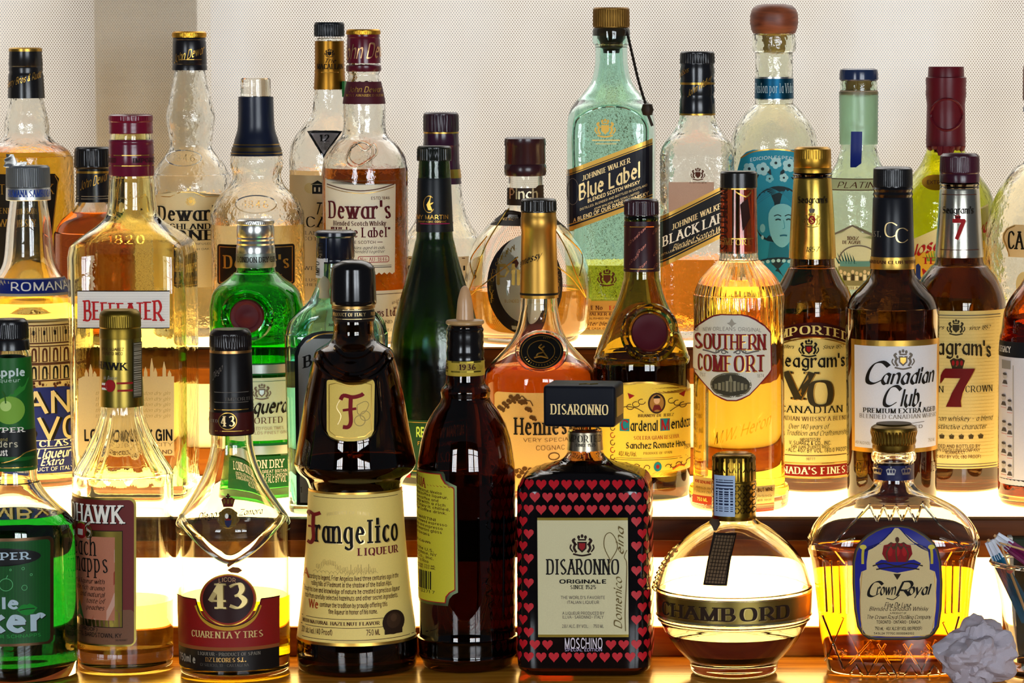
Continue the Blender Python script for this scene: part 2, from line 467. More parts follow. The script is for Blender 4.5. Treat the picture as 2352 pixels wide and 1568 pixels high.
class Label:
    """printed sheet that follows the bottle: every shape is given in photo pixels on the bottle's front"""
    def __init__(s, b, name, off): s.b = b; s.name = name; s.off = off; s.v = []; s.f = []; s.m = []; s.mats = []
    def _m(s, m):
        if m not in s.mats: s.mats.append(m)
        return s.mats.index(m)
    def V(s, px, py, k):
        z = s.b.zf(py); s.v.append(s.b.at(s.b.u_of(px, z), z, s.off+k*.00014)); return len(s.v)-1
    def VU(s, u, py, k):
        z = s.b.zf(py); s.v.append(s.b.at(u, z, s.off+k*.00014)); return len(s.v)-1
    def rows(s, R, mat, k=0, n=22):
        mi = s._m(mat); idx = []; Q = [R[0]]
        for a, c in zip(R, R[1:]):
            q = max(1, int(abs(c[0]-a[0])/12)); Q += [tuple(a[j]+(c[j]-a[j])*i/q for j in range(3)) for i in range(1, q+1)]
        R = Q
        for py, xl, xr in R:
            z = s.b.zf(py); ul, ur = s.b.u_of(xl, z), s.b.u_of(xr, z); idx.append([s.VU(ul+(ur-ul)*i/n, py, k) for i in range(n+1)])
        for a, c in zip(idx, idx[1:]):
            for i in range(n): s.f.append((a[i], a[i+1], c[i+1], c[i])); s.m.append(mi)
        return s
    def rect(s, x0, y0, x1, y1, mat, k=0, r=0, n=22, m=6):
        ys = [y0+(y1-y0)*i/m for i in range(m+1)]
        if r: ys = sorted(set(ys+[y0+r*(1-cos(pi/2*i/5)) for i in range(6)]+[y1-r*(1-cos(pi/2*i/5)) for i in range(6)]))
        R = []
        for y in ys:
            e = 0
            if r:
                t = max(0, (y0+r-y), (y-y1+r))/r; e = r*(1-math.sqrt(max(0, 1-t*t)))
            R.append((y, x0+e, x1-e))
        return s.rows(R, mat, k, n)
    def ell(s, cx, cy, rx, ry, mat, k=1, n=10, m=14):
        R = []
        for i in range(m+1):
            a = pi*i/m; R.append((cy-ry*cos(a), cx-rx*sin(a)-.01, cx+rx*sin(a)+.01))
        return s.rows(R, mat, k, n)
    def stroke(s, P, w, mat, k=2, sm=0, taper=False):
        mi = s._m(mat); Q = catmull(P, sm) if sm else P
        if not sm:
            Q = []
            for a, c in zip(P, P[1:]):
                n = max(1, int(math.hypot(c[0]-a[0], c[1]-a[1])/14)); Q += [(a[0]+(c[0]-a[0])*i/n, a[1]+(c[1]-a[1])*i/n) for i in range(n)]
            Q.append(P[-1])
        if w <= 0: return s
        for q in strip(Q, w, w, 0): s.f.append(tuple(s.V(x, y, k) for x, y in q)); s.m.append(mi)
        return s
    def line(s, x0, x1, y, w, mat, k=2): return s.stroke([(x0, y), (x1, y)], w, mat, k)
    def frame(s, x0, y0, x1, y1, w, mat, k=2):
        for P in ([(x0-w/2, y0), (x1+w/2, y0)], [(x0-w/2, y1), (x1+w/2, y1)], [(x0, y0), (x0, y1)], [(x1, y0), (x1, y1)]): s.stroke(P, w, mat, k)
        return s
    def ring(s, cx, cy, rx, ry, w, mat, k=2, a0=0, a1=2*pi, n=40):
        return s.stroke([(cx+rx*cos(a0+(a1-a0)*i/n), cy+ry*sin(a0+(a1-a0)*i/n)) for i in range(n+1)], w, mat, k)
    def poly(s, P, mat, k=2):
        mi = s._m(mat); c = s.V(sum(p[0] for p in P)/len(P), sum(p[1] for p in P)/len(P), k); I = [s.V(x, y, k) for x, y in P]
        for i in range(len(I)): s.f.append((c, I[i], I[(i+1) % len(I)])); s.m.append(mi)
        return s
    def heart(s, cx, cy, r, mat, k=2):
        return s.poly([(cx+r*(16*sin(t)**3)/16, cy-r*(13*cos(t)-5*cos(2*t)-2*cos(3*t)-cos(4*t))/15) for t in [2*pi*i/18 for i in range(18)]], mat, k)
    def text(s, t, x0, x1, y, h, st, mat, k=3, arc=0, slope=0, rot=None, fine=4, shadow=None):
        if shadow: s.text(t, x0+shadow[0], x1+shadow[0], y+shadow[1], h, st, shadow[2], k-1, arc, slope, rot, fine)
        mi = s._m(mat); cur = 0; items = []; sp = 2.3 if st in ('serif', 'serifb', 'slab', 'thin') else 1.7 if st not in ('script', 'scriptb', 'ital', 'black') else .9
        for ch in t:
            if ch == ' ': cur += 4; continue
            if ch not in G: ch = ch.upper() if ch.upper() in G else '.'
            wd, Q = glyph(ch, st, fine); ex = .9 if wd <= 2 and ST[st][4] > 0 and ch.isalnum() else 0; items.append((cur+ex, Q)); cur += wd+sp+2*ex
        cur -= sp; sy = h/10.0
        if rot is None:
            z = s.b.zf(y-h/2+slope*0); u0, u1 = s.b.u_of(x0, z), s.b.u_of(x1, z); sx = (u1-u0)/cur; wpx = x1-x0
            for c0, Q in items:
                for q in Q:
                    I = []
                    for X, Y in q:
                        a = (c0+X)/cur; I.append(s.VU(u0+(c0+X)*sx, y-Y*sy+arc*(2*a-1)**2+slope*wpx*(a-.5), k))
                    s.f.append(tuple(I)); s.m.append(mi)
        else:
            c, sn = cos(math.radians(rot)), sin(math.radians(rot)); sx = (x1-x0)/cur   # x1-x0 is the run length
            for c0, Q in items:
                for q in Q:
                    I = []
                    for X, Y in q:
                        a = (c0+X)*sx; bb = Y*sy; I.append(s.V(x0+a*c-bb*sn, y-a*sn-bb*c, k))
                    s.f.append(tuple(I)); s.m.append(mi)
        return s
    def para(s, lines, x0, x1, y, dy, h, st, mat, k=3, fine=2):
        for i, t in enumerate(lines):
            if isinstance(t, tuple): t, a, c = t
            else: a, c = x0, x1
            s.text(t, a, c, y+i*dy, h, st, mat, k, fine=fine)
        return s
    def crest(s, cx, cy, r, m1, m2=None, k=2):
        """generic coat of arms: shield, two supporters, crown, scroll"""
        s.poly([(cx-.42*r, cy-.35*r), (cx+.42*r, cy-.35*r), (cx+.4*r, cy+.25*r), (cx, cy+.62*r), (cx-.4*r, cy+.25*r)], m1, k)
        if m2: s.poly([(cx-.28*r, cy-.22*r), (cx+.28*r, cy-.22*r), (cx+.26*r, cy+.18*r), (cx, cy+.42*r), (cx-.26*r, cy+.18*r)], m2, k+1)
        for g in (-1, 1):
            s.stroke([(cx+g*.5*r, cy+.6*r), (cx+g*.72*r, cy+.2*r), (cx+g*.62*r, cy-.15*r), (cx+g*.82*r, cy-.45*r), (cx+g*.6*r, cy-.6*r)], .22*r, m1, k, 3)
            s.stroke([(cx+g*.95*r, cy-.1*r), (cx+g*1.05*r, cy+.2*r), (cx+g*.8*r, cy+.55*r)], .13*r, m1, k, 3)
            s.stroke([(cx+g*.45*r, cy-.1*r), (cx+g*.75*r, cy-.2*r)], .14*r, m1, k)
        s.stroke([(cx-.8*r, cy+.72*r), (cx, cy+.88*r), (cx+.8*r, cy+.72*r)], .16*r, m1, k, 4)
        s.stroke([(cx-.35*r, cy-.52*r), (cx+.35*r, cy-.52*r)], .14*r, m1, k)
        for q in (-.3, 0, .3): s.ell(cx+q*r, cy-(.75 if q else .85)*r, .13*r, .17*r, m1, k, 4, 6)
        return s
    def crown(s, cx, cy, r, m1, m2=None, k=2):
        s.poly([(cx-.9*r, cy-.4*r), (cx-.45*r, cy-.7*r), (cx, cy-.55*r), (cx+.45*r, cy-.7*r), (cx+.9*r, cy-.4*r), (cx+.65*r, cy+.5*r), (cx-.65*r, cy+.5*r)], m1, k)
        if m2:
            for q in (-.5, 0, .5): s.ell(cx+q*r, cy-.1*r, .17*r, .32*r, m2, k+1, 4, 6)
        s.stroke([(cx-.65*r, cy+.52*r), (cx+.65*r, cy+.52*r)], .2*r, m1, k); s.ell(cx, cy-.85*r, .14*r, .2*r, m1, k, 4, 6)
        return s
    def barcode(s, x0, y0, x1, y1, mat, k=2, vert=True, n=22):
        rr = random.Random(int(x0+y0)); t = 0.0; tot = [rr.uniform(.5, 1.6) for _ in range(n)]; T = sum(tot)
        for i, q in enumerate(tot):
            a, c = t/T, (t+q)/T; t += q
            if i % 2: continue
            if vert: s.rect(x0+(x1-x0)*a, y0, x0+(x1-x0)*c, y1, mat, k, n=1, m=3)
            else: s.rect(x0, y0+(y1-y0)*a, x1, y0+(y1-y0)*c, mat, k, n=3, m=1)
        return s
    def done(s, parent=None, label=None):
        o = mesh_obj(s.name, s.v, s.f, s.mats, parent or s.b.e, s.m, True, False, 0)
        if label: o['label'] = label
        return o

# ------------------------------------------------------------------ setting
W_LIP = wood('wood_lip', '#3a1a04', '#66330a', .55, spec=.15); W_FAS = wood('wood_fascia', '#8a4408', '#b86a18', .55, spec=.2); W_TRIM = wood('wood_trim', '#8e460c', '#c07418', .55, spec=.2)  # panel glow put into the fascia's lighter orange tone; lip kept darker
W_TOP = wood('wood_counter', '#9a5c14', '#d8942c', 0.22); W_CAB = wood('wood_cabinet', '#3a1c08', '#5a3010')
PANEL = (emis('lit_panel_lower', (1.0, .60, .17, 1), 9.0), emis('lit_panel_upper', (1.0, .66, .17, 1), .85))
TREAD = emis('lit_tread', (1.0, 0.68, 0.27, 1), 3.9, 0.12)

fl = MB(); fl.box((-4, -5.6, -1.1), (4, 0.7, -1.05)); structure(fl.build('floor', wood('wood_floor', '#3c2814', '#5c4022', 0.4), smooth=False))
bc = empty('bar_counter', (0, 0.1, -1.05)); tag(bc, 'glossy golden-brown wooden bar counter the front bottles stand on', 'counter')
m = MB(); m.box((-1.1, -0.30, -0.045), (1.1, 0.585, 0.0), 0, .004); m.build('counter_top', W_TOP, bc)
m = MB(); m.box((-1.08, -0.16, -1.05), (1.08, 0.58, -0.0451)); m.build('cabinet_body', W_CAB, bc, False)
for k, (zb, yf, yb) in enumerate(((0.0, .046, .3235), (.1177, .33, .585))):
    td = empty('bottle_step', (0, yf, zb)); tag(td, ('lower wooden bottle step with a glowing white front panel and glowing tread', 'upper wooden bottle step under the back row of bottles, glowing golden')[k], 'display step', 'stepped bottle display')
    m = MB(); m.box((-1.0, yf-.006, zb+.0992), (1.0, yf+.012, zb+.1177), 0, .0015); m.build('lip', W_LIP, td)
    m = MB(); m.box((-1.0, yf, zb+.0845), (1.0, yf+.012, zb+.0991)); m.build('fascia', W_FAS, td, False)
    m = MB(); m.box((-1.0, yf+.005, zb+.0251), (1.0, yf+.010, zb+.0844)); m.build('light_panel', PANEL[k], td, False)
    m = MB(); m.box((-1.0, yf, zb+.0001), (1.0, yf+.012, zb+.025), 0, .001); m.build('lower_trim', W_TRIM, td)
    m = MB(); m.box((-1.0, yf+.0121, zb+.112), (1.0, yb, zb+.1177)); m.build('lit_tread', TREAD, td, False)
    m = MB(); m.box((-1.0, yf+.015, (.0005, .0005)[k]), (1.0, yb, zb+.1115)); m.build('carcass', W_CAB, td, False)

# shaded window behind the display
def shade_mat():
    m, N, K, p = newmat('woven_shade'); co = N.new('ShaderNodeTexCoord'); sp = N.new('ShaderNodeSeparateXYZ'); K.new(co.outputs['Object'], sp.inputs[0])
    def wave(sock, period):
        a = N.new('ShaderNodeMath'); a.operation = 'MULTIPLY'; a.inputs[1].default_value = 2*pi/period; K.new(sock, a.inputs[0])
        s_ = N.new('ShaderNodeMath'); s_.operation = 'SINE'; K.new(a.outputs[0], s_.inputs[0]); return s_
    mu = N.new('ShaderNodeMath'); mu.operation = 'MULTIPLY'; K.new(wave(sp.outputs['X'], .00265).outputs[0], mu.inputs[0]); K.new(wave(sp.outputs['Z'], .0037).outputs[0], mu.inputs[1])
    r = N.new('ShaderNodeMapRange'); r.inputs['From Min'].default_value = .12; r.inputs['From Max'].default_value = .62; r.interpolation_type = 'SMOOTHSTEP'
    K.new(mu.outputs[0], r.inputs[0])
    p.inputs['Base Color'].default_value = (.72, .68, .62, 1); p.inputs['Roughness'].default_value = .7
    tb = N.new('ShaderNodeBsdfTranslucent'); tb.inputs['Color'].default_value = (.89, .85, .79, 1)
    a = N.new('ShaderNodeMixShader'); a.inputs[0].default_value = .6; K.new(p.outputs[0], a.inputs[1]); K.new(tb.outputs[0], a.inputs[2])
    # coarser openness of the weave: some daylight scene shows through everywhere, more in the holes
    ht = N.new('ShaderNodeMapRange'); ht.inputs['To Min'].default_value = .12; ht.inputs['To Max'].default_value = .85; K.new(r.outputs[0], ht.inputs[0])
    t = N.new('ShaderNodeBsdfTransparent'); b = N.new('ShaderNodeMixShader'); K.new(ht.outputs[0], b.inputs[0]); K.new(a.outputs[0], b.inputs[1]); K.new(t.outputs[0], b.inputs[2])
    K.new(b.outputs[0], N['Material Output'].inputs['Surface']); return m
sh = empty('roller_shade', (0, .62, -.1)); tag(sh, 'pale woven roller shade drawn down over the window behind the bottles', 'window shade')
m = MB(); m.add([(-1.3, .62, -.1), (1.3, .62, -.1), (1.3, .62, 1.25), (-1.3, .62, 1.25)], [(0, 1, 2, 3)]); m.build('shade_fabric', shade_mat(), sh, False)
m = MB(); m.tube([(-1.32, .63, 1.27), (1.32, .63, 1.27)], .022); m.build('roller_tube', metal('#b8b4ac', .4), sh)
m = MB(); m.box((-1.3, .613, -.125), (1.3, .627, -.1)); m.build('bottom_bar', plastic('#c8c2b6'), sh)
FR = plain('#b0a898', .6)
xa, xb = px2x(234, 3.56, .5), px2x(470, 3.56, .5)
m = MB(); m.box((xa, .6212, -.09), (xb, .70, 1.29)); m.box((-1.6, .645, 1.3), (1.6, .70, 1.42)); m.box((-1.6, .645, -.4), (1.6, .70, -.2)); m.box((-1.6, .645, -.4), (-1.45, .70, 1.42)); m.box((1.45, .645, -.4), (1.6, .70, 1.42))
structure(m.build('window_1', FR, smooth=False))
m = MB(); m.box((-4, .71, -1.1), (-1.5, .8, 2.6)); m.box((1.5, .71, -1.1), (4, .8, 2.6)); m.box((-1.5, .71, -1.1), (1.5, .8, -.3)); m.box((-1.5, .71, 1.36), (1.5, .8, 2.6))
structure(m.build('wall_back', plain('#8a7a66', .8), smooth=False))
# garden wall and planting seen dimly through the weave
def garden_mat():
    m, N, K, p = newmat('garden_wall'); co = N.new('ShaderNodeTexCoord'); mp = N.new('ShaderNodeMapping'); mp.inputs['Scale'].default_value = (1.6, 1, .8); K.new(co.outputs['Object'], mp.inputs[0])
    t = N.new('ShaderNodeTexNoise'); t.inputs['Scale'].default_value = 2.4; t.inputs['Detail'].default_value = 2.5; K.new(mp.outputs[0], t.inputs[0])
    r = N.new('ShaderNodeValToRGB'); e = r.color_ramp.elements; e[0].position = .33; e[0].color = hexc('#6e5030'); e[1].position = .6; e[1].color = hexc('#c8d4e0')
    x = e.new(.45); x.color = hexc('#a8967c'); K.new(t.outputs[0], r.inputs[0]); K.new(r.outputs[0], p.inputs['Base Color']); p.inputs['Roughness'].default_value = .9; return m
m = MB(); m.box((-4, 3.2, -1.1), (4, 3.35, 3.0)); tag(m.build('garden_wall', garden_mat(), smooth=False), 'pale mottled wall outdoors seen dimly through the shade weave', 'wall', None, 'structure')
m = MB(); m.box((-5, .81, -1.15), (5, 3.4, -1.1)); structure(m.build('ground_outside', plain('#8c8478', .9), smooth=False))

# room wall behind the camera with three daylit windows
WP = emis('daylight_pane', (.86, .93, 1.0, 1), FRONT_E, .1)
ww, wh = 1.25, 1.7
m = MB(); xs = sorted([x for x, z in FRONT_WIN]); yb0, yb1 = -5.75, -5.6; cur = -4
for x in xs:
    m.box((cur, yb0, -1.1), (x-ww/2, yb1, 2.6)); m.box((x-ww/2, yb0, -1.1), (x+ww/2, yb1, 1.0-wh/2)); m.box((x-ww/2, yb0, 1.0+wh/2), (x+ww/2, yb1, 2.6)); cur = x+ww/2
m.box((cur, yb0, -1.1), (4, yb1, 2.6)); structure(m.build('wall_front', plain('#6a5a48', .8), smooth=False))
for i, (x, z) in enumerate(FRONT_WIN):
    m = MB()
    for a in (-.5, -.167, .167, .5): m.box((x+a*ww-.02, -5.64, z-wh/2), (x+a*ww+.02, -5.60, z+wh/2))
    for a in (-.5, -.25, 0, .25, .5): m.box((x-ww/2, -5.635, z+a*wh-.018), (x+ww/2, -5.605, z+a*wh+.018))
    o = structure(m.build('window_%d' % (i+2), plain('#4a3c2c', .6), smooth=False))
    m = MB(); m.box((x-ww/2, -5.70, z-wh/2), (x+ww/2, -5.68, z+wh/2)); m.build('window_pane', WP, o, False).location = (0, 0, 0)

# ------------------------------------------------------------------ shared materials
CLEAR = glass('#fbfcf8'); CLEARW = glass('#fbfcf8', .32, scale=110); BROWN = glass('#7a5a30'); GREEN = glass('#3fc03a'); OLIVE = glass('#b8a85a'); BLUE = glass('#b8e6e8'); TEALG = glass('#cfeee4', .08)
GOLD = metal('#b08a3c', .3); GOLDL = metal('#d0b060', .25); BLACKP = plastic('#121214', .35); SILVER = metal('#c8c8c4', .25); MAROON = plastic('#3a0e18', .35); BURG = plastic('#6e0c26', .3)
I_BLK = ink('#17130f'); I_GOLD = metal('#c89c48', .35); I_RED = ink('#9a1a1c'); I_WHT = ink('#ece6d8'); I_GRY = ink('#6a6258'); I_BRN = ink('#4a2414'); I_GREY2 = ink('#a09684')
CREAM = paper('#e6d6ae'); CREAMW = paper('#efe7d0'); WHITE = paper('#ecebea'); YEL = paper('#d8b850')
FRONT, MID, TOP = 'bottles on the wooden counter', 'bottles on the middle glowing step', 'bottles on the top step by the shade'

# ================================================================== top step, left to right
b = Bottle('whisky_bottle', 60, 200, .47, 2, 'tall clear bottle of golden whisky with black cap and black chamfered label, far left', TOP)
b.glass([(213, 36), (235, 40), (262, 46), (288, 51), (308, 51), (324, 62), (341, 88), (358, 100), (390, 104), (760, 104), ('base', 103)], CLEARW)
b.liquid(352, liquid('#e0a828'))
b.lathe('cap', [(118, 37), (150, 39), (153, 37.5), (158, 39), (165, 37.5), (170, 39), (174, 40), (225, 42)], BLACKP)
b.lathe('cap_top', [(109, 34), (112, 38), (118, 38)], GOLD)
L = b.label('signature', on='cap'); L.text('Berry Bros & Rudd', 20, 92, 190, 15, 'script', I_GOLD, slope=-.35); L.done()
L = b.label(); L.rows([(400, -20, 124), (412, -34, 134), (425, -34, 132), (640, -34, 108), (660, -20, 100)], plain('#14100c', .4)); L.stroke([(124, 404), (131, 418), (105, 645)], 1.5, I_GOLD)
L.text('CUTTY SARK', -24, 120, 446, 22, 'serif', I_GOLD); L.text('BLENDED SCOTS', -14, 110, 490, 12, 'serif', I_GOLD); L.text('WHISKY', 0, 96, 520, 16, 'serif', I_GOLD); L.done()

b = Bottle('whisky_bottle', 214, 400, .385, 2, 'short amber whisky bottle with black cap behind the square gin bottle', TOP)
b.glass([(458, 34), (470, 38), (486, 52), (505, 74), (530, 87), (560, 92), (770, 92), ('base', 91)], CLEAR)
b.liquid(490, liquid('#b05a18'))
b.lathe('cap', [(337, 36), (341, 41), (383, 43), (387, 38), (394, 38)], BLACKP, knurl=(36, .0004, 345, 380))
b.lathe('capsule', [(394, 38.5), (452, 39.5), (463, 41)], plastic('#15131a', .4))
b.lathe('gold_ring', [(392, 39), (397, 39)], GOLD)
L = b.label('signature', on='capsule'); L.text('John Dewar', 186, 245, 425, 20, 'script', I_GOLD, slope=-.4); L.line(178, 250, 451, 1.4, I_GREY2); L.line(178, 250, 457, 1.4, I_GREY2); L.done()

b = Bottle('whisky_bottle', 438, 300, .47, 2, 'empty clear whisky bottle with bulging neck, black gold-topped cap and cream label', TOP)
b.glass([(150, 34), (170, 36), (220, 46), (268, 56), (300, 52), (335, 48), (350, 55), (375, 74), (400, 86), (430, 89), (760, 89), ('base', 88)], CLEARW)
b.liquid(452, liquid('#f4dfae'))
b.lathe('cap_top', [(72, 35), (75, 39), (86, 39)], metal('#c8922c', .3), knurl=(60, .0003, 76, 84))
b.lathe('cap', [(86, 37), (90, 38), (92, 36.5), (96, 38), (146, 39.5), (148, 38.5), (151, 39.5), (161, 40)], plastic('#100e12', .4))
L = b.label('signature', on='cap'); L.text('John Dewar', 402, 466, 134, 19, 'script', I_GOLD, slope=-.35); L.line(412, 462, 137, 1.4, I_GOLD); L.done()
L = b.label('embossed_oval', .0004); L.ring(422, 364, 40, 18, 2.4, glass('#b8b4a8')); L.text('1846', 398, 448, 371, 15, 'serif', glass('#a8a498')); L.done()
L = b.label(); L.rows([(440, 392, 452), (446, 366, 480), (450, 358, 518), (660, 358, 518)], paper('#e6d2a0')); L.stroke([(358, 452), (392, 452), (415, 441), (445, 441), (470, 452), (516, 452)], 1.6, I_GOLD)
L.crest(438, 462, 10, I_GOLD); L.text("Dewar's", 366, 508, 506, 31, 'serifb', I_BLK); L.text('HIGHLANDER', 372, 506, 526, 12, 'serifb', I_BLK); L.text('HONEY', 372, 512, 551, 22, 'serifb', I_BLK)
L.text('SCOTCH WHISKY INFUSED WITH', 376, 506, 562, 4, 'sans', I_GRY, fine=2); L.text('FILTERED THROUGH OAK CASKS', 376, 506, 574, 4, 'sans', I_GRY, fine=2); L.done()

b = Bottle('whisky_bottle', 590, 400, .39, 2, 'clear whisky bottle with flared blue collar and clear stopper, black label', TOP)
b.glass([(350, 54), (362, 59), (381, 60), (398, 55), (414, 57), (430, 66), (455, 91), (481, 104), (514, 107), (770, 106), ('base', 104)], CLEARW)
b.liquid(520, liquid('#f0d49a'))
b.lathe('stopper', [(179, 31), (182, 34), (222, 34.5)], glass('#f2f0e6', .1))
b.lathe('collar', [(222, 40), (290, 42), (318, 49), (340, 55), (357, 60)], plastic('#10182e', .45), sm=True)
b.lathe('gold_band', [(337, 55.3), (346, 58)], metal('#6a5a3c', .4)); b.lathe('gold_band', [(330, 53), (332, 53.8)], GOLD); b.lathe('gold_band', [(350, 59), (352, 59.8)], GOLD)
L = b.label('embossed_oval', .0004); L.ring(588, 470, 46, 20, 2.6, glass('#c8c0ac')); L.text('1846', 560, 616, 478, 16, 'serif', glass('#b0a894')); L.done()
L = b.label(); L.rect(500, 562, 676, 655, plain('#14100e', .4), r=7); L.frame(506, 568, 670, 650, 1.5, I_GOLD); L.text("Dewar's", 516, 662, 616, 28, 'serifb', I_GOLD); L.text('AGED 12 YEARS', 530, 648, 640, 9, 'serif', I_GOLD); L.done()

b = Bottle('whisky_bottle', 758, 230, .47, 2, 'clear whisky bottle with gold neck capsule, black cap and small triangular age label', TOP)
b.glass([(88, 30), (205, 36), (230, 38), (262, 43), (286, 60), (310, 79), (335, 92), (360, 95), (765, 95), ('base', 93)], CLEARW)
b.liquid(393, liquid('#eec890'))
b.lathe('cap', [(51, 32), (54, 34), (84, 34.5)], plastic('#15191d', .4), knurl=(40, .0005, 56, 82))
b.lathe('capsule', [(94, 33.5), (160, 34), (164, 35), (167, 34.5), (205, 37)], metal('#9c6c24', .35))
L = b.label('capsule_print', on='capsule'); L.crest(757, 122, 10, I_BLK); L.text('The', 744, 770, 144, 9, 'script', I_BLK); L.text('MACALLAN', 730, 786, 158, 11, 'serifb', I_BLK); L.line(724, 792, 166, 1.5, I_GOLD); L.done()
m = MB(); z0, z1 = py2z(186, b.d), py2z(222, b.d); s_ = b.s(z0); m.box((b.x+31*s_, b.y-.011, z1), (b.x+33.5*s_+.0012, b.y+.006, z0), 0, .0004); m.build('tax_strip', plain('#1c7a2c', .5), b.e)
L = b.label('age_label', .0005); L.poly([(706, 302), (786, 302), (744, 364)], I_BLK, 0); L.poly([(715, 307), (778, 307), (744, 355)], paper('#cfc4c4'), 1); L.text('12', 734, 758, 325, 14, 'serifb', I_BLK); L.text('YEARS', 734, 758, 334, 6, 'serif', I_GRY); L.text('OLD', 738, 754, 343, 6, 'serif', I_GRY); L.done()
L = b.label(); L.rect(666, 403, 850, 690, paper('#e2cda0')); L.text('The', 722, 768, 492, 26, 'script', I_BLK); L.text('MACALLAN', 668, 848, 521, 23, 'serif', I_BLK); L.text('HIGHLAND SINGLE MALT', 676, 840, 539, 8, 'serif', I_GRY); L.text('SCOTCH WHISKY', 690, 826, 552, 8, 'serif', I_GRY)
L.rect(718, 424, 742, 445, I_BLK, 2); L.poly([(714, 424), (730, 414), (746, 424)], I_BLK); L.rect(722, 430, 726, 440, paper('#e2cda0'), 3, n=2); L.rect(732, 430, 736, 440, paper('#e2cda0'), 3, n=2); L.ell(712, 432, 12, 12, paper('#d9bf80'), 1)
L.text('TWELVE YEARS', 690, 826, 620, 8, 'serif', I_GRY); L.text('EXCLUSIVELY MATURED', 684, 836, 646, 6, 'serif', I_GRY); L.text('IN SHERRY OAK CASKS', 684, 836, 657, 6, 'serif', I_GRY); L.done()

b = Bottle('whisky_bottle', 837, 300, .39, 2, 'amber-filled whisky bottle with burgundy gold-topped cap and cream label with scalloped lower edge', TOP)
b.glass([(140, 33), (163, 37), (172, 35), (186, 38), (238, 48), (296, 49), (314, 54), (328, 70), (345, 84), (365, 94), (390, 98), (770, 97), ('base', 95)], glass('#fbfbf6', .18, scale=100))
b.liquid(389, liquid('#c06a18'))
b.lathe('cap_top', [(67, 36), (70, 39), (79, 39)], metal('#c8922c', .3), knurl=(60, .0003, 71, 78))
b.lathe('cap', [(79, 37), (84, 38), (87, 36.8), (91, 38), (145, 39)], plastic('#5a0f22', .3))
b.lathe('cap_ring', [(149, 38), (151, 40), (160, 40.5), (164, 39)], plastic('#4e0d1e', .35))
L = b.label('signature', on='cap'); L.text('John Dewar', 796, 900, 133, 33, 'script', metal('#d8a878', .35), slope=-.08); L.done()
b.band('neck_collar', 187, 238, plain('#4a1520', .5))
L = b.label('collar_print', .0009); L.text('John Dewar', 804, 872, 212, 12, 'ital', I_GOLD); L.text('MOST AWARDED BLEND', 798, 878, 222, 5, 'serif', I_GOLD, fine=2); L.done()
KN = glass('#f2eee4'); L = b.ridges('embossed_knot', [[(805, 340), (830, 325), (855, 340), (850, 365), (825, 380), (802, 365), (805, 340)], [(800, 350), (815, 328), (838, 345), (858, 330), (865, 352), (840, 372), (812, 384), (795, 370), (800, 350)]], 6, KN, .0007)
L = b.label(); L.rows([(414, 748, 758), (418, 748, 800), (424, 748, 908), (426, 748, 908), (620, 750, 906), (626, 750, 906)], CREAMW)
L.rows([(411, 748, 750), (413, 748, 752), (416, 748, 908)], CREAMW); L.stroke([(752, 424), (790, 434), (828, 438), (868, 434), (904, 424)], 2.2, I_BRN, 2, 4); L.stroke([(752, 430), (790, 440), (828, 444), (868, 440), (904, 430)], 1.4, I_GOLD, 2, 4)
for i in range(13): L.poly([(750+i*12, 626), (756+i*12, 631), (762+i*12, 626), (756+i*12, 621)], CREAMW, 0)
DW = ink('#4c1018'); L.text('ESTD 1846', 852, 894, 458, 6, 'sans', I_BRN); L.text("Dewar's", 757, 896, 501, 37, 'serifb', DW); L.text('Blended Scotch Whisky', 767, 885, 518, 10, 'serifb', I_BRN)
L.text('"White Label"', 762, 895, 544, 21, 'serifb', DW); L.text('FINE SCOTCH', 800, 862, 559, 6, 'sans', I_BRN); L.line(866, 878, 556, 1.4, I_BRN); L.text('the whiskies aged in oak', 780, 882, 572, 7, 'ital', I_BLK, fine=2); L.text('carefully blended together', 780, 882, 581, 7, 'ital', I_BLK, fine=2)
L.rect(822, 588, 893, 603, I_RED, 1, r=5); L.rect(823.5, 589.5, 891.5, 601.5, CREAMW, 2, r=4); L.text('No: AU-1846', 828, 888, 600, 8.5, 'serif', I_RED); L.line(760, 898, 614, 1.6, I_BLK); L.line(760, 898, 610, .9, I_BLK); L.done()
L = b.label('lower_label'); L.rect(748, 668, 928, 775, CREAMW); L.text('GOLD & PRIZE', 899, 926, 694, 4.5, 'sans', I_BRN, slope=-.5, fine=2); L.text('500', 910, 920, 703, 6, 'sans', I_BRN); L.text('MEDALS', 903, 926, 712, 5, 'sans', I_BRN, fine=2)
L.text('John Dewar & Sons Ltd', 756, 906, 727, 16, 'serifb', DW); L.text('PERTH SCOTLAND', 780, 900, 744, 7, 'serif', I_GRY); L.text('DISTILLERS', 860, 918, 762, 6, 'ital', I_GRY); L.line(750, 926, 676, 1.2, I_BRN); L.done()

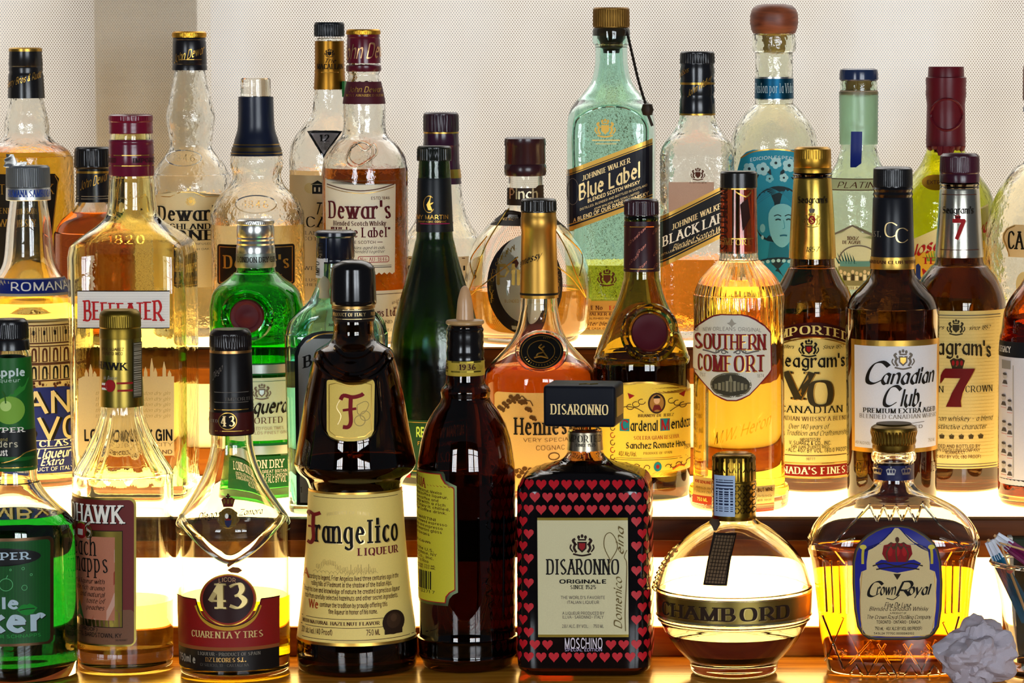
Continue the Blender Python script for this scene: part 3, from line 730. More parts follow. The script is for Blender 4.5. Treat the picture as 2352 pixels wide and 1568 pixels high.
b = Bottle('whisky_bottle', 1014, 400, .475, 2, 'clear whisky bottle with ribbed purple cap and purple capsule behind the frosted green bottle', TOP)
b.glass([(302, 36), (420, 45), (450, 48), (480, 53), (510, 64), (540, 82), (570, 88), (775, 88), ('base', 86)], CLEARW)
b.lathe('cap', [(258, 36), (261, 40), (303, 40.5)], plastic('#2a1222', .4), knurl=(32, .0006, 264, 301))
b.lathe('capsule', [(304, 40), (330, 41), (333, 42.5), (338, 41), (372, 41.5), (385, 43), (422, 46)], plastic('#34142a', .3))
b.lathe('gold_band', [(388, 44), (408, 46)], GOLD); b.lathe('gold_ring', [(302.5, 40.8), (306, 40.8)], GOLD)
L = b.label(); L.rect(930, 590, 1098, 740, paper('#e0d2b0')); L.rect(934, 610, 960, 660, I_BLK, 1, r=12); L.ring(946, 632, 9, 14, 2, I_GOLD); L.text("Dewar's", 966, 1080, 640, 26, 'serifb', I_BLK); L.stroke([(940, 596), (1000, 590), (1088, 596)], 2, I_BRN, 2, 3); L.done()

b = Bottle('whisky_bottle', 1208, 640, .40, 2, 'round dimpled whisky bottle with dark brown cap, oval cream label and wire net', TOP, n=2.0)
b.glass([(395, 41), (440, 41), (480, 44), (495, 58), (520, 90), (560, 121), (610, 139), (660, 146), (710, 144), (750, 138), ('base', 118)], CLEAR, flute=(3, .03, 560, 780))
b.liquid(672, liquid('#e8932a'))
b.lathe('cap', [(315, 42), (318, 47), (332, 48), (335, 46.5), (372, 47), (376, 46), (380, 48.5), (398, 48), (403, 46)], plastic('#2e1218', .35))
L = b.label('neck_label', .0004); L.rows([(432, 1165, 1252), (433, 1165, 1252), (440, 1165, 1252), (472, 1165, 1252)], plain('#2c1a10', .5)); L.rows([(426, 1236, 1252), (433, 1228, 1252)], plain('#2c1a10', .5)); L.text('Pinch', 1172, 1234, 456, 22, 'black', metal('#d8c8a0', .4)); L.done()
L = b.label('neck_flap', .0006); L.rows([(484, 1160, 1180), (492, 1140, 1215), (506, 1130, 1278), (520, 1126, 1290)], plain('#241408', .5)); L.text('SINCE 1627', 1150, 1185, 508, 6, 'ital', I_GOLD); L.done()
L = b.label(); L.ell(1206, 655, 86, 112, paper('#2a1a10', .1), 0, n=24, m=26); L.ell(1206, 640, 66, 100, paper('#eae2c8'), 1, n=24, m=26)
L.text('The', 1170, 1200, 628, 13, 'serif', I_GOLD); L.text('Pinch', 1142, 1272, 652, 42, 'black', I_GOLD); L.text('BLENDED SCOTCH WHISKY', 1160, 1254, 694, 6, 'sans', I_GOLD, fine=2); L.poly([(1176, 604), (1184, 590), (1192, 604), (1186, 616)], I_BRN)
for i, ch in enumerate('FIVE OLD ORIGINAL'):
    if ch != ' ':
        a = math.radians(196-i*5.6); L.text(ch, 1206+76*cos(a)-4.5, 1206+76*cos(a)+4.5, 655-100*sin(a)+5+8, 9, 'serif', I_GOLD)
for i, ch in enumerate('DIMPLE WHISKY'):
    if ch != ' ':
        a = math.radians(-50+i*5.6); L.text(ch, 1206+76*cos(a)-4, 1206+76*cos(a)+4, 655-100*sin(a)+5, 8, 'serif', I_GOLD)
L.done()
WN = metal('#b89434', .3); m = MB()
for P in ([(1170, 480), (1120, 560), (1090, 640), (1072, 690)], [(1240, 480), (1292, 560), (1325, 640), (1345, 690)], [(1072, 690), (1130, 640), (1190, 590)], [(1345, 690), (1310, 640), (1260, 600)], [(1090, 640), (1082, 600), (1120, 545)], [(1330, 640), (1336, 590), (1292, 540)]):
    Q = catmull(P, 5); pts = []
    for X, Y in Q: z = b.zf(Y); pts.append(b.at(b.u_of(X, z), z, .0008))
    m.tube(pts, .0006, 0, 6)
m.build('wire_net', WN, b.e)

b = Bottle('whisky_bottle', 1405, 300, .50, 2, 'tall square pale-teal whisky bottle with slanted dark blue label and bronze stopper', TOP, n=6.0, dr=1.0)
b.glass([(64, 40), (70, 43), (98, 43), (104, 38), (130, 37), (160, 40), (190, 48), (215, 66), (235, 84), (255, 95, .6), (285, 100, 1), (320, 101, 1), (755, 100, 1), ('base', 97, 1)], TEALG, wall=.0045, floor=.016)
b.liquid(610, liquid('#f2cc3c'))
b.lathe('stopper_cap', [(17, 38), (20, 41.5), (63, 42)], metal('#7a5a28', .45), knurl=(48, .0005, 22, 61))
b.lathe('stopper_plug', [(62, 34), (72, 34), (88, 32), (96, 26), (104, 27), (108, 27), (112, 20), (122, 18)], plain('#2c1808', .35))
m = MB(); pts = [(b.x+(px-1405)*b.s(.5), b.y-.008-max(0, (py-70)/180*.034), py2z(py, b.d)) for px, py in catmull([(1438, 66), (1444, 82), (1456, 130), (1470, 185), (1486, 235)], 10)]
m.tube(pts, .0013, 0, 6, [.0011+.0004*(i % 2) for i in range(len(pts))]); m.build('tag_cord', plain('#1c120a', .7), b.e)
m = MB(); zz = py2z(249, b.d); m.lathe([(-.006, .001), (-.005, .0045), (0, .006), (.005, .0045), (.006, .001)], (b.x+86*b.s(zz), b.y-.043, zz)); pts = [(b.x+(px-1405)*b.s(.5), b.y-.043, py2z(py, b.d)) for px, py in ((1493, 262), (1498, 275), (1502, 286))]; m.tube(pts, .0014, 0, 6); m.build('seal_tag', plain('#2a1c10', .5), b.e)
b.ridges('arch_panel', [[(1318, 400), (1318, 290), (1340, 262), (1372, 247), (1404, 243), (1436, 247), (1466, 262), (1486, 290), (1486, 330)]], 7, glass('#d2eee4'), .0014)
L = b.label('etched_crest', .0004); L.crest(1390, 295, 22, I_GOLD); L.line(1360, 1424, 322, 3, metal('#c8b070', .5)); L.line(1368, 1416, 330, 2, metal('#c8b070', .5)); L.done()
L = b.label(); NAVY = plain('#12131f', .35)
def slant(L, x0, x1, ya, yb, yc, ydd, mat, k, n=26):
    """parallelogram band: left edge ya..yc, right edge yb..ydd"""
    for i in range(n):
        t0, t1 = i/n, (i+1)/n; mi = L._m(mat); q = []
        for t, e in ((t0, 0), (t1, 0), (t1, 1), (t0, 1)):
            top = ya+(yb-ya)*t; bot = yc+(ydd-yc)*t; q.append(L.V(x0+(x1-x0)*t, top+(bot-top)*e, k))
        L.f.append(tuple(q)); L.m.append(mi)
slant(L, 1301, 1498, 392, 318, 534, 462, I_GOLD, 0); slant(L, 1301, 1498, 402, 328, 524, 452, NAVY, 1); slant(L, 1301, 1498, 404, 330, 406, 332, I_GOLD, 2); slant(L, 1301, 1498, 518, 446, 520, 448, I_GOLD, 2)
PG = metal('#e0c48a', .4); L.text('JOHNNIE WALKER', 1338, 1447, 394, 11, 'serifb', PG, slope=-.385); L.text('Blue Label', 1330, 1470, 432, 33, 'black', PG, slope=-.385); L.text('BLENDED SCOTCH WHISKY', 1350, 1469, 443, 7.5, 'bold', PG, slope=-.37)
L.text('DISTILLED, BLENDED AND BOTTLED IN SCOTLAND', 1332, 1486, 455, 4.6, 'sans', PG, slope=-.37, fine=2); L.text('JOHN WALKER AND SONS LIMITED', 1364, 1468, 463, 4.4, 'sans', PG, slope=-.37, fine=2); L.text('A BLEND OF OUR RAREST WHISKY', 1318, 1488, 479, 8, 'bold', PG, slope=-.37, fine=2)
L.ring(1316, 440, 14, 30, 1.2, I_GRY); L.done()
L = b.label('lower_label'); L.crest(1394, 638, 20, I_BRN); L.rect(1304, 690, 1496, 768, paper('#c8964a', .4)); L.line(1306, 1494, 692, 2, I_GOLD); L.text('BOTTLE No', 1318, 1384, 711, 9, 'serifb', I_BRN); L.text('E41', 1400, 1420, 711, 9, 'serifb', I_RED); L.line(1310, 1490, 716, 1, I_BRN); L.text('JOHN WALKER & SONS', 1316, 1440, 724, 6, 'serifb', I_BRN); L.text('ESTABLISHED IN 1820', 1330, 1420, 733, 4, 'sans', I_BRN, fine=2); L.text('master blender', 1330, 1420, 747, 9, 'script', I_BRN); L.text('THE CASK QUALITY', 1340, 1420, 756, 4, 'sans', I_BRN, fine=2); L.done()

b = Bottle('whisky_bottle', 1602, 320, .435, 2, 'square clear whisky bottle with black banded capsule and slanted black label', TOP, n=6.0, dr=1.0)
b.glass([(255, 38), (268, 41), (288, 47), (308, 60), (328, 76, .6), (350, 84, 1), (400, 85, 1), (770, 85, 1), ('base', 83, 1)], CLEARW, wall=.004)
b.liquid(597, liquid('#e8892a'))
b.lathe('cap', [(118, 36), (121, 39), (147, 40)], plastic('#17181b', .35), knurl=(44, .0005, 123, 145))
b.lathe('capsule', [(147, 38), (153, 39), (163, 40.5), (180, 39), (188, 40), (196, 39), (205, 40.5), (217, 39), (222, 38.5), (228, 40.5), (258, 41.5), (262, 41)], plastic('#111318', .3))
b.lathe('gold_ring', [(189, 40.3), (194, 40.3)], GOLD); b.lathe('gold_ring', [(260, 41.8), (264, 41.8)], GOLD)
L = b.label('signature', on='capsule'); L.text('John Walker', 1580, 1632, 205, 15, 'script', I_GOLD, slope=-.7); L.text('Walker & Sons', 1558, 1582, 175, 11, 'script', I_GOLD, slope=-.8); L.done()
L = b.label('etched_crest', .0004); L.crest(1603, 400, 15, I_BRN); L.text('BY APPOINTMENT', 1584, 1624, 421, 4, 'serif', I_BRN, fine=2); L.done()
L = b.label('back_label', .0004); L.rect(1536, 418, 1640, 500, paper('#d8b4a0', .5), 0); L.done()
L = b.label(); slant(L, 1517, 1689, 498, 412, 616, 530, I_GOLD, 1); slant(L, 1517, 1689, 506, 420, 606, 520, plain('#100f10', .4), 2); slant(L, 1517, 1689, 509, 423, 511, 425, I_GOLD, 3); slant(L, 1517, 1689, 600, 514, 602, 516, I_GOLD, 3)
L.text('JOHNNIE WALKER', 1544, 1664, 501, 12, 'serifb', PG, 4, slope=-.45); L.text('BLACK LABEL', 1524, 1684, 530, 21, 'serifb', I_WHT, 4, slope=-.45); L.text('Blended Scotch Whisky', 1545, 1680, 547, 12, 'script', PG, 4, slope=-.42); L.text('DISTILLED, BLENDED AND BOTTLED IN SCOTLAND', 1520, 1680, 556, 4, 'sans', PG, 4, slope=-.42, fine=2); L.done()

b = Bottle('tequila_bottle', 1778, 300, .475, 2, 'round-shouldered clear tequila bottle with wooden stopper and teal portrait label', TOP)
b.glass([(78, 46), (82, 50), (114, 50), (120, 45), (130, 43.5), (228, 44), (240, 48), (262, 68), (288, 87), (316, 98), (350, 101), (765, 101), ('base', 98)], glass('#f4f6ea', .45, scale=80), wall=.004)
b.lathe('stopper', [(9, 24), (12, 40), (20, 50), (34, 55), (52, 55.5), (66, 53), (74, 50), (77, 48)], wood('wood_stopper', '#5a2410', '#8a4420', .45, 5, (6, 6, 30)))
b.lathe('cork', [(79, 27), (100, 26), (122, 24)], plain('#a88c48', .6)); b.lathe('cork_collar', [(77, 40), (82, 40)], plain('#d8a840', .4))
L0 = b.band('neck_band', 178, 226, metal('#184a64', .4))
b.lathe('silver_ring', [(176, 44.8), (180, 45.2)], SILVER); b.lathe('silver_ring', [(222, 45), (228, 45.2)], SILVER)
L = b.label('neck_print', .0009); L.text('Pasion por la Vida', 1738, 1817, 213, 21, 'serif', ink('#b8d4dc')); L.done()
L = b.label(); TE = paper('#1a8fb0'); TEL = paper('#7cc8d8'); TED = paper('#082834'); FLW = paper('#a8dce6')
L.rows([(344, 1730, 1826), (350, 1714, 1842), (362, 1702, 1854), (392, 1694, 1862), (650, 1694, 1862)], TE); L.stroke([(1702, 364), (1730, 349), (1778, 343), (1826, 349), (1854, 364)], 3, I_GOLD, 2, 4)
cm = lambda P: catmull(P, 3, True)[:-1]
L.poly(cm([(1736, 520), (1732, 480), (1744, 446), (1776, 428), (1812, 432), (1836, 456), (1840, 500), (1826, 540), (1790, 556), (1752, 548)]), TED, 1)          # plain dark pinned-up hair
for i in range(5): L.stroke([(1738+i*3, 470-i*8), (1770, 444-i*4+4), (1806, 440+i*3), (1834, 462+i*6)], 1.2, ink('#2a7c98'), 2, 3)
L.poly(cm([(1766, 490), (1782, 470), (1808, 470), (1824, 490), (1824, 525), (1812, 556), (1796, 568), (1778, 556), (1768, 530)]), TEL, 5)                          # plain face
L.stroke([(1778, 496), (1786, 493), (1794, 496)], 2.2, TED, 5, 3); L.stroke([(1802, 496), (1810, 493), (1818, 496)], 2.2, TED, 5, 3); L.stroke([(1781, 505), (1787, 503), (1793, 505)], 3, TED, 6, 3); L.stroke([(1805, 505), (1810, 503), (1816, 505)], 3, TED, 6, 3); L.stroke([(1799, 505), (1802, 522), (1797, 525)], 1.2, ink('#2a88a4'), 5, 3); L.stroke([(1791, 541), (1799, 540), (1807, 541)], 3.4, ink('#1c5c74'), 6, 3)
L.ell(1752, 524, 6, 10, TEL, 3, 5, 8); L.ell(1752, 545, 3, 5, FLW, 4, 4, 6)
L.rows([(556, 1768, 1808), (590, 1764, 1814), (604, 1750, 1830)], ink('#1f6c86'), 2); L.poly(cm([(1700, 650), (1730, 606), (1770, 592), (1812, 592), (1846, 606), (1860, 650)]), TED, 3)
for i in range(9): L.ell(1740+i*12, 606-8*sin(pi*i/8), 4.5, 4, FLW, 4, 4, 6)
rr = random.Random(3)
for fx, fy, fr in ((1722, 388, 14), (1752, 388, 15), (1782, 374, 13), (1812, 380, 15), (1836, 396, 13), (1712, 416, 10), (1846, 424, 10), (1768, 410, 9), (1800, 408, 10)):
    for q in range(5):
        a = q*2*pi/5+fr; L.ell(fx+fr*.55*cos(a), fy+fr*.55*sin(a), fr*.5, fr*.5, FLW if fr > 9.5 else TEL, 3, 4, 6)
    L.ell(fx, fy, fr*.25, fr*.25, TED, 4, 4, 6)
for lx, ly, a in ((1704, 404, .6), (1736, 408, 2.4), (1766, 392, 1.1), (1797, 396, 2), (1826, 412, .5), (1850, 404, 2.6)):
    L.poly([(lx+14*cos(a), ly+14*sin(a)), (lx+5*cos(a+1.5), ly+5*sin(a+1.5)), (lx-12*cos(a), ly-12*sin(a)), (lx-5*cos(a+1.5), ly-5*sin(a+1.5))], TED, 2)
L.text('EDICION ESPECIAL', 1724, 1836, 365, 7, 'sans', ink('#c8e4ea'), arc=6, fine=2); L.done()

b = Bottle('tequila_bottle', 1972, 400, .45, 2, 'pale clear tequila bottle with blue cap, frosted seal and blue ribbon', TOP)
b.glass([(186, 42), (200, 43), (330, 42), (350, 44), (375, 52), (395, 64), (415, 76), (440, 83), (470, 85), (770, 85), ('base', 83)], glass('#e4f2e4', .32, scale=100))
b.lathe('cap', [(157, 36), (160, 43), (166, 44.5), (182, 45), (185, 43)], plastic('#1c2a4c', .25))
b.lathe('cork', [(186, 31), (209, 30)], plain('#a07840', .7))
b.band('frosted_seal', 210, 331, glass('#c4dccc', .0, .35), off=.0009)
b.lathe('seal_rim', [(207, 42.5), (211, 44.5), (217, 43.6)], plain('#b09878', .5))
L = b.label('blue_ribbon', .0014); L.rows([(302, 1956, 1980), (345, 1955, 1979), (376, 1954, 1978), (386, 1954, 1966)], plain('#14246c', .4), n=6); L.done()
L = b.label('shoulder_label', .0005); L.rows([(411, 1910, 2036), (438, 1896, 2050)], paper('#c8cc98')); L.stroke([(1908, 412), (2036, 412)], 2, I_BRN); L.stroke([(1896, 437), (2050, 437)], 2, I_BRN); L.text('PLATINO', 1924, 2024, 432, 13, 'ital', I_BRN); L.done()
L = b.label(); L.rows([(517, 1952, 1964), (540, 1918, 2012), (552, 1910, 2040), (665, 1908, 2040)], paper('#dcdcb4')); L.stroke([(1914, 540), (1958, 518), (2002, 540)], 4, I_GRY); L.text('100%', 1946, 1972, 551, 8, 'serifb', I_BRN); L.text('DE AGAVE', 1936, 1978, 560, 7, 'serifb', I_BRN)
for i in range(7): L.poly([(1926+i*6, 606), (1922+i*5+(i-3)*2, 572+abs(i-3)*4), (1931+i*6, 606)], ink('#1c4a48'))
L.ring(1972, 598, 44, 34, 3, I_GRY, 2, pi, 2*pi); L.rect(1930, 600, 2014, 612, ink('#5a8a84'), 2)
L.rect(1926, 612, 2020, 656, paper('#8a8458'), 2)
for i in range(10):
    x = 1932+i*9; L.ell(x, 624+(i % 3)*3, 3.6, 4.5, ink('#d0bc90'), 3, 4, 6); L.rect(x-3.6, 630+(i % 3)*3, x+3.6, 644, ink('#3c3020' if i % 2 else '#e0d4b0'), 3, n=2, m=2)
L.text('TEQUILA RESERVA', 1928, 2018, 664, 6, 'serif', I_BRN); L.done()

b = Bottle('tequila_bottle', 2172, 400, .47, 2, 'yellow-green tequila bottle sealed with dripping dark red wax', TOP)
b.glass([(330, 42), (350, 46), (380, 60), (410, 84), (440, 104), (470, 112), (510, 114), (770, 113), ('base', 111)], glass('#e4e870', .34, scale=90))
b.liquid(356, liquid('#dce03c'))
b.lathe('wax_seal', [(153, 40), (156, 41), (176, 42), (178, 46.5), (186, 47), (200, 46), (215, 47), (240, 44), (262, 44.5), (300, 45), (325, 46), (338, 45)], plain('#56101a', .32))
m = MB()
for dx, ln in ((-36, 6), (-24, 10), (-14, 18), (-2, 26), (10, 12), (24, 5), (34, 8)):
    z1 = py2z(334, b.d); z2 = py2z(338+ln, b.d); s_ = b.s(z1); a = math.asin(dx/44); R_ = 44.5*s_
    m.tube([(b.x+R_*sin(a), b.y-R_*cos(a), z1), (b.x+R_*sin(a), b.y-R_*cos(a), (z1+z2)/2), (b.x+(R_+.001)*sin(a), b.y-(R_+.001)*cos(a), z2)], .004, 0, 8, [.0045, .004, .002])
m.build('wax_drips', plain('#56101a', .32), b.e)
m = MB(); z = py2z(262, b.d); P = [(z+18*b.s(z)*2*cos(t), b.x+18*b.s(z)*2*sin(t)) for t in [2*pi*i/24 for i in range(25)]]; m.tube([(x, b.y-math.sqrt(max(1e-6, (45.5*b.s(z))**2-(x-b.x)**2)), zz) for zz, x in P], .0014, 0, 6); m.build('wax_medallion', plain('#56101a', .3), b.e)
L = b.label('blue_ribbon', on='wax_seal'); L.rect(2162, 338, 2188, 366, plain('#14246c', .4), n=5); L.done()
L = b.label('gold_sticker', .0006); L.ell(2150, 420, 32, 18, metal('#c08a1c', .4)); L.text('EXTRA', 2130, 2168, 424, 8, 'sans', I_BRN); L.done()
L = b.label(); slant(L, 2094, 2270, 552, 470, 680, 690, paper('#e8dca4'), 0); slant(L, 2096, 2268, 585, 552, 680, 690, paper('#e0b030'), 1); L.text('Jose Cuervo', 2094, 2268, 562, 26, 'scriptb', I_RED, slope=-.36); L.text('TECUILA', 2120, 2230, 606, 14, 'serifb', I_RED); L.poly([(2094, 620), (2110, 606), (2128, 628), (2120, 660), (2096, 660)], ink('#1c2c6c')); L.poly([(2118, 618), (2140, 612), (2150, 640), (2124, 650)], I_RED)
for i in range(6): L.poly([(2130+i*5, 600), (2126+i*6, 566+abs(i-3)*5), (2136+i*5, 600)], ink('#6a8a30'))
L.done()

b = Bottle('tequila_bottle', 2406, 500, .405, 2, 'big round clear tequila bottle with cream scroll label at the right edge', TOP)
b.glass([(240, 48), (340, 50), (372, 55), (385, 76), (425, 107), (480, 131), (540, 142), (600, 144), (765, 143), ('base', 138)], glass('#fafaf2', .25, scale=80), wall=.005)
b.lathe('stopper', [(140, 40), (145, 56), (160, 59), (228, 59), (238, 52)], wood('wood_stopper_dark', '#4a2414', '#7a4828', .45, 5, (6, 6, 30)))
b.lathe('blue_band', [(242, 52), (246, 58), (256, 58), (260, 52)], plastic('#1a2a5c', .4))
L = b.label(); L.rows([(517, 2330, 2470), (526, 2312, 2490), (540, 2303, 2500), (556, 2302, 2502), (570, 2310, 2495), (584, 2316, 2490), (592, 2316, 2490)], paper('#e2c694')); L.text('CAZADORES', 2316, 2500, 572, 38, 'serifb', I_BLK); L.stroke([(2332, 520), (2314, 530), (2306, 548), (2312, 566), (2319, 590)], 2, I_GOLD, 2, 4); L.ell(2352, 655, 18, 30, paper('#d8c48c'), 1); L.done()

# ================================================================== middle step, left to right
b = Bottle('sambuca_bottle', 68, 600, .27, 1, 'clear anise liqueur bottle with grey cap and blue curved neck label, arcade drawing below', MID)
b.glass([(436, 42), (462, 42), (520, 50), (590, 57), (622, 68), (652, 90), (682, 108), (720, 119), (760, 124), (1090, 124), ('base', 120)], CLEAR)
b.liquid(700, liquid('#ecd27c'))
b.lathe('cap', [(380, 45), (384, 49), (429, 50)], plastic('#4c5258', .4), knurl=(60, .0004, 385, 427))
b.lathe('neck_collar', [(430, 49.5), (431, 50), (458, 51), (459, 50)], metal('#c2c4c2', .35))
L = b.label('collar_print', on='neck_collar'); L.text('ROMANA SAMBUCA', 21, 112, 452, 15, 'serifb', ink('#1c3a8c')); L.done()
m = MB(); rr = random.Random(5); P = []
for i in range(7):
    for j in range(5):
        px = 18+i*8; py = 384-(j*7 if i < 3 else j*2.2); P.append((b.x+(px-68+rr.uniform(-2, 2))*b.s(.4), b.y-.012+.004*j+rr.uniform(-.002, .002), py2z(py-rr.uniform(0, 3), b.d)))
m.add(P, [(i*5+j, (i+1)*5+j, (i+1)*5+j+1, i*5+j+1) for i in range(6) for j in range(4)]); o = m.build('torn_foil', metal('#c4ccd2', .35), b.e); o.modifiers.new('thickness', 'SOLIDIFY').thickness = .0006
NB = plain('#16246e', .4)
L = b.label('neck_label'); L.rows([(640, -14, 150), (644, -20, 156), (676, -26, 166), (681, -22, 160)], I_GREY2, 0); L.rows([(643, -12, 148), (675, -22, 158)], NB, 1); L.text('ROMANA', 26, 152, 668, 18, 'sans', I_WHT, 3); L.done()
L = b.label(); CA = paper('#e6d294', .3); L.rect(-60, 742, 178, 892, CA, 0)
L.rows([(742, -60, 178), (738, 20, 178), (734, 60, 140)][::-1], CA)
for r_, (y0, y1) in enumerate(((752, 786), (800, 832), (842, 872))):
    L.line(-56, 176, y0-4, 2.5, I_BRN, 2); L.line(-56, 176, y1+3, 3, I_BRN, 2)
    for i in range(10):
        x = -50+i*24
        if r_ == 0:
            for q in range(4): L.stroke([(x+q*6, y0), (x+q*6+1, y1)], 1.6, I_BRN, 2)
            L.rect(x+4, y0+8, x+9, y0+18, I_BLK, 3, n=2, m=2)
        else:
            L.rows([(y0, x+6, x+10), (y0+3, x+3, x+13), (y0+8, x+2, x+14), (y1, x+2, x+14)], I_BRN if r_ == 1 else I_BLK, 2, n=3); L.rows([(y0+5, x+6, x+9), (y1-2, x+5, x+11)], CA, 3, n=2); L.stroke([(x+19, y0-2), (x+19, y1)], 2.6, I_BRN, 2)
rr = random.Random(9)
for i in range(90):
    x = rr.uniform(-56, 174); y = rr.uniform(745, 890); L.stroke([(x, y), (x+rr.uniform(-3, 3), y+rr.uniform(2, 6))], 1.1, I_BRN, 2)
for i in range(40): x = rr.uniform(-56, 174); L.ell(x, rr.uniform(878, 890), 3, 3.5, I_BRN, 3, 3, 5)
L.rect(-60, 890, 186, 1088, NB, 1); GA = paper('#e8d8a0')
L.text('ROMANA', -58, 190, 948, 47, 'sans', GA, 4, shadow=(2, 2, I_BLK)); L.text('SAMBVCA', -62, 196, 1008, 47, 'sans', GA, 4, shadow=(2, 2, I_BLK)); L.line(-50, 178, 992+20, 1.6, I_WHT); L.text('PURE CLASSIC', 8, 186, 1018+8, 13, 'serifb', I_WHT, 4, fine=3); L.line(-50, 178, 1031, 1.6, I_WHT)
L.text('Liqueur', 82, 158, 1052, 20, 'scriptb', I_WHT, 4); L.text('Extra', 92, 142, 1069, 15, 'scriptb', I_WHT, 4); L.text('PRODUCT OF ITALY', 46, 165, 1082, 8, 'sans', I_WHT, 4); L.done()

b = Bottle('gin_bottle', 309, 800, .19, 1, 'large square clear gin bottle with burgundy cap and white label with red lettering', MID, n=7.0)
b.glass([(303, 44), (318, 47), (402, 49), (412, 51), (470, 55), (498, 62), (518, 80, .3), (540, 108, .8), (562, 130, 1), (585, 134, 1), (1120, 132, 1), ('base', 130, 1)], glass('#f6f0c4', .03), wall=.004, floor=.014)  # yellow glow of the panel behind is put into the clear glass tint
b.lathe('cap', [(262, 44), (265, 50), (277, 50.5), (280, 49), (284, 50), (288, 49), (292, 50), (298, 49.5), (301, 50.5), (306, 50)], BURG, knurl=(50, .0003, 266, 276))
b.lathe('collar', [(320, 49), (323, 51), (328, 51), (331, 50), (335, 51), (400, 52), (403, 51)], plastic('#62102a', .3))
L = b.label('collar_print', on='collar'); L.line(252, 352, 357, 2, I_GOLD); L.line(252, 352, 381, 2, I_GOLD); L.text('IMPORTED', 305, 356, 373, 9, 'slab', I_BLK); L.text('IMPORTED', 244, 268, 373, 9, 'slab', I_BLK); L.done()
L = b.label('embossed_year', .0002); L.text('1820', 248, 332, 560, 19, 'serif', glass('#d8c890'), 2); L.text('C', 451, 464, 608, 22, 'serif', glass('#d8c890'), 2); L.done()
L = b.label(); RB = ink('#b01f22'); L.rect(180, 668, 388, 754, WHITE, 0); L.line(180, 388, 668, 2.4, I_BLK); L.line(180, 388, 753, 2.2, I_BLK)
for i in range(14): L.line(182, 386, 674+i*6, .8, paper('#d8d6d2'), 1)
mid = 284
T = 'BEEFEATER'; xs = [194, 214, 233, 251, 269, 288, 313, 331, 351, 373]
for i, ch in enumerate(T):
    c = abs((xs[i]+xs[i+1])/2-mid)/90; h = 33+14*c*c; L.text(ch, xs[i]+1, xs[i+1]-2, 711+h/2+2, h, 'serifb', RB, 4)
L.done()
L = b.label('lower_label'); CL = paper('#f2deac', .5); L.rows([(870, 182, 398), (866, 190, 398), (864, 192, 398)][::-1], CL, 0); L.rect(182, 870, 398, 1046, CL, 0)
for x0, h_ in ((196, 18), (206, 30), (215, 14), (330, 24), (344, 44), (352, 22), (372, 36), (384, 16)): L.rows([(866-h_, x0+3, x0+4), (866-h_*.5, x0, x0+8), (872, x0, x0+8)], CL, 0, n=3)
for i in range(5): L.text('the finest quality london dry gin', 220, 388, 906+i*13, 8, 'script', paper('#d0b878', .4), 2, fine=2)
L.text('LONDON DRY GIN', 196, 394, 1010, 23, 'bold', I_BLK, 3); L.text('DISTILLED IN THE CITY', 206, 394, 1024, 8, 'light', I_BRN, 3); L.text('OF LONDON ENGLAND', 214, 394, 1041, 8, 'sans', I_BRN, 3); L.done()

b = Bottle('gin_bottle', 589, 700, .205, 1, 'bright green gin bottle with silver screw cap and dark red round wax seal', MID)
b.glass([(506, 38), (612, 43), (625, 50), (640, 66), (656, 87), (676, 101), (705, 107), (1100, 105), (1130, 103), ('base', 99)], GREEN)
b.liquid(835, liquid('#eaf6d8'))
b.lathe('cap', [(503, 39), (506, 43), (514, 43), (516, 41), (524, 43), (540, 43), (544, 41.5), (548, 43.5), (552, 42), (558, 44), (562, 42.5), (568, 44.5), (580, 44.5)], SILVER, knurl=(60, .0003, 507, 513))
b.lathe('neck_collar', [(580, 44.5), (582, 45), (611, 46), (613, 45)], metal('#9aa39c', .4))
L = b.label('collar_print', on='neck_collar'); L.text('LONDON DRY GIN', 548, 630, 602, 11, 'slab', I_BLK); L.done()
m = MB(); sc_ = b.s(.3); z = py2z(717, b.d); cy_ = b.y-b.rad(z)[0]; xx = b.x-6*sc_
def disc(m, x, y, z, prof, n=40, m_=0):
    """round medallion facing the room: rows of (depth, radius)"""
    v = []; f = []
    for dp, r in prof:
        for k in range(n): a = 2*pi*k/n; v.append((x+r*cos(a), y-dp, z+r*sin(a)))
    for i in range(len(prof)-1):
        for k in range(n): f.append((i*n+k, i*n+(k+1) % n, (i+1)*n+(k+1) % n, (i+1)*n+k))
    f.append(tuple(range(n))); f.append(tuple((len(prof)-1)*n+k for k in range(n))); m.add(v, f, m_)
disc(m, xx, cy_, z, [(-.004, 38*sc_), (.001, 39*sc_), (.0028, 36*sc_), (.0026, 29*sc_), (.002, 27*sc_), (.0022, 14*sc_), (.003, 11*sc_)]); m.build('wax_seal', plain('#4e0f16', .5, 0, .2), b.e)
m = MB(); m.tube([(xx+52*sc_*cos(t), cy_-.0005+.003*abs(cos(t)), z+51*sc_*sin(t)) for t in [2*pi*i/40 for i in range(41)]], .0034, 0, 8); m.build('seal_ring', GREEN, b.e)
L = b.label(); DG = ink('#0e5a30'); LG = paper('#d6e6cc'); SV = metal('#c4ccc4', .35)
L.rect(520, 838, 660, 858, SV, 0); L.line(520, 660, 836, 2, DG); L.line(520, 660, 860, 2, DG); L.rect(520, 868, 664, 1012, LG, 0); L.line(522, 662, 876, 1, DG); L.rect(520, 1018, 664, 1024, DG, 0); L.rect(520, 1024, 664, 1044, SV, 0); L.rect(520, 1048, 664, 1120, paper('#0e6a2c', .35), 0)
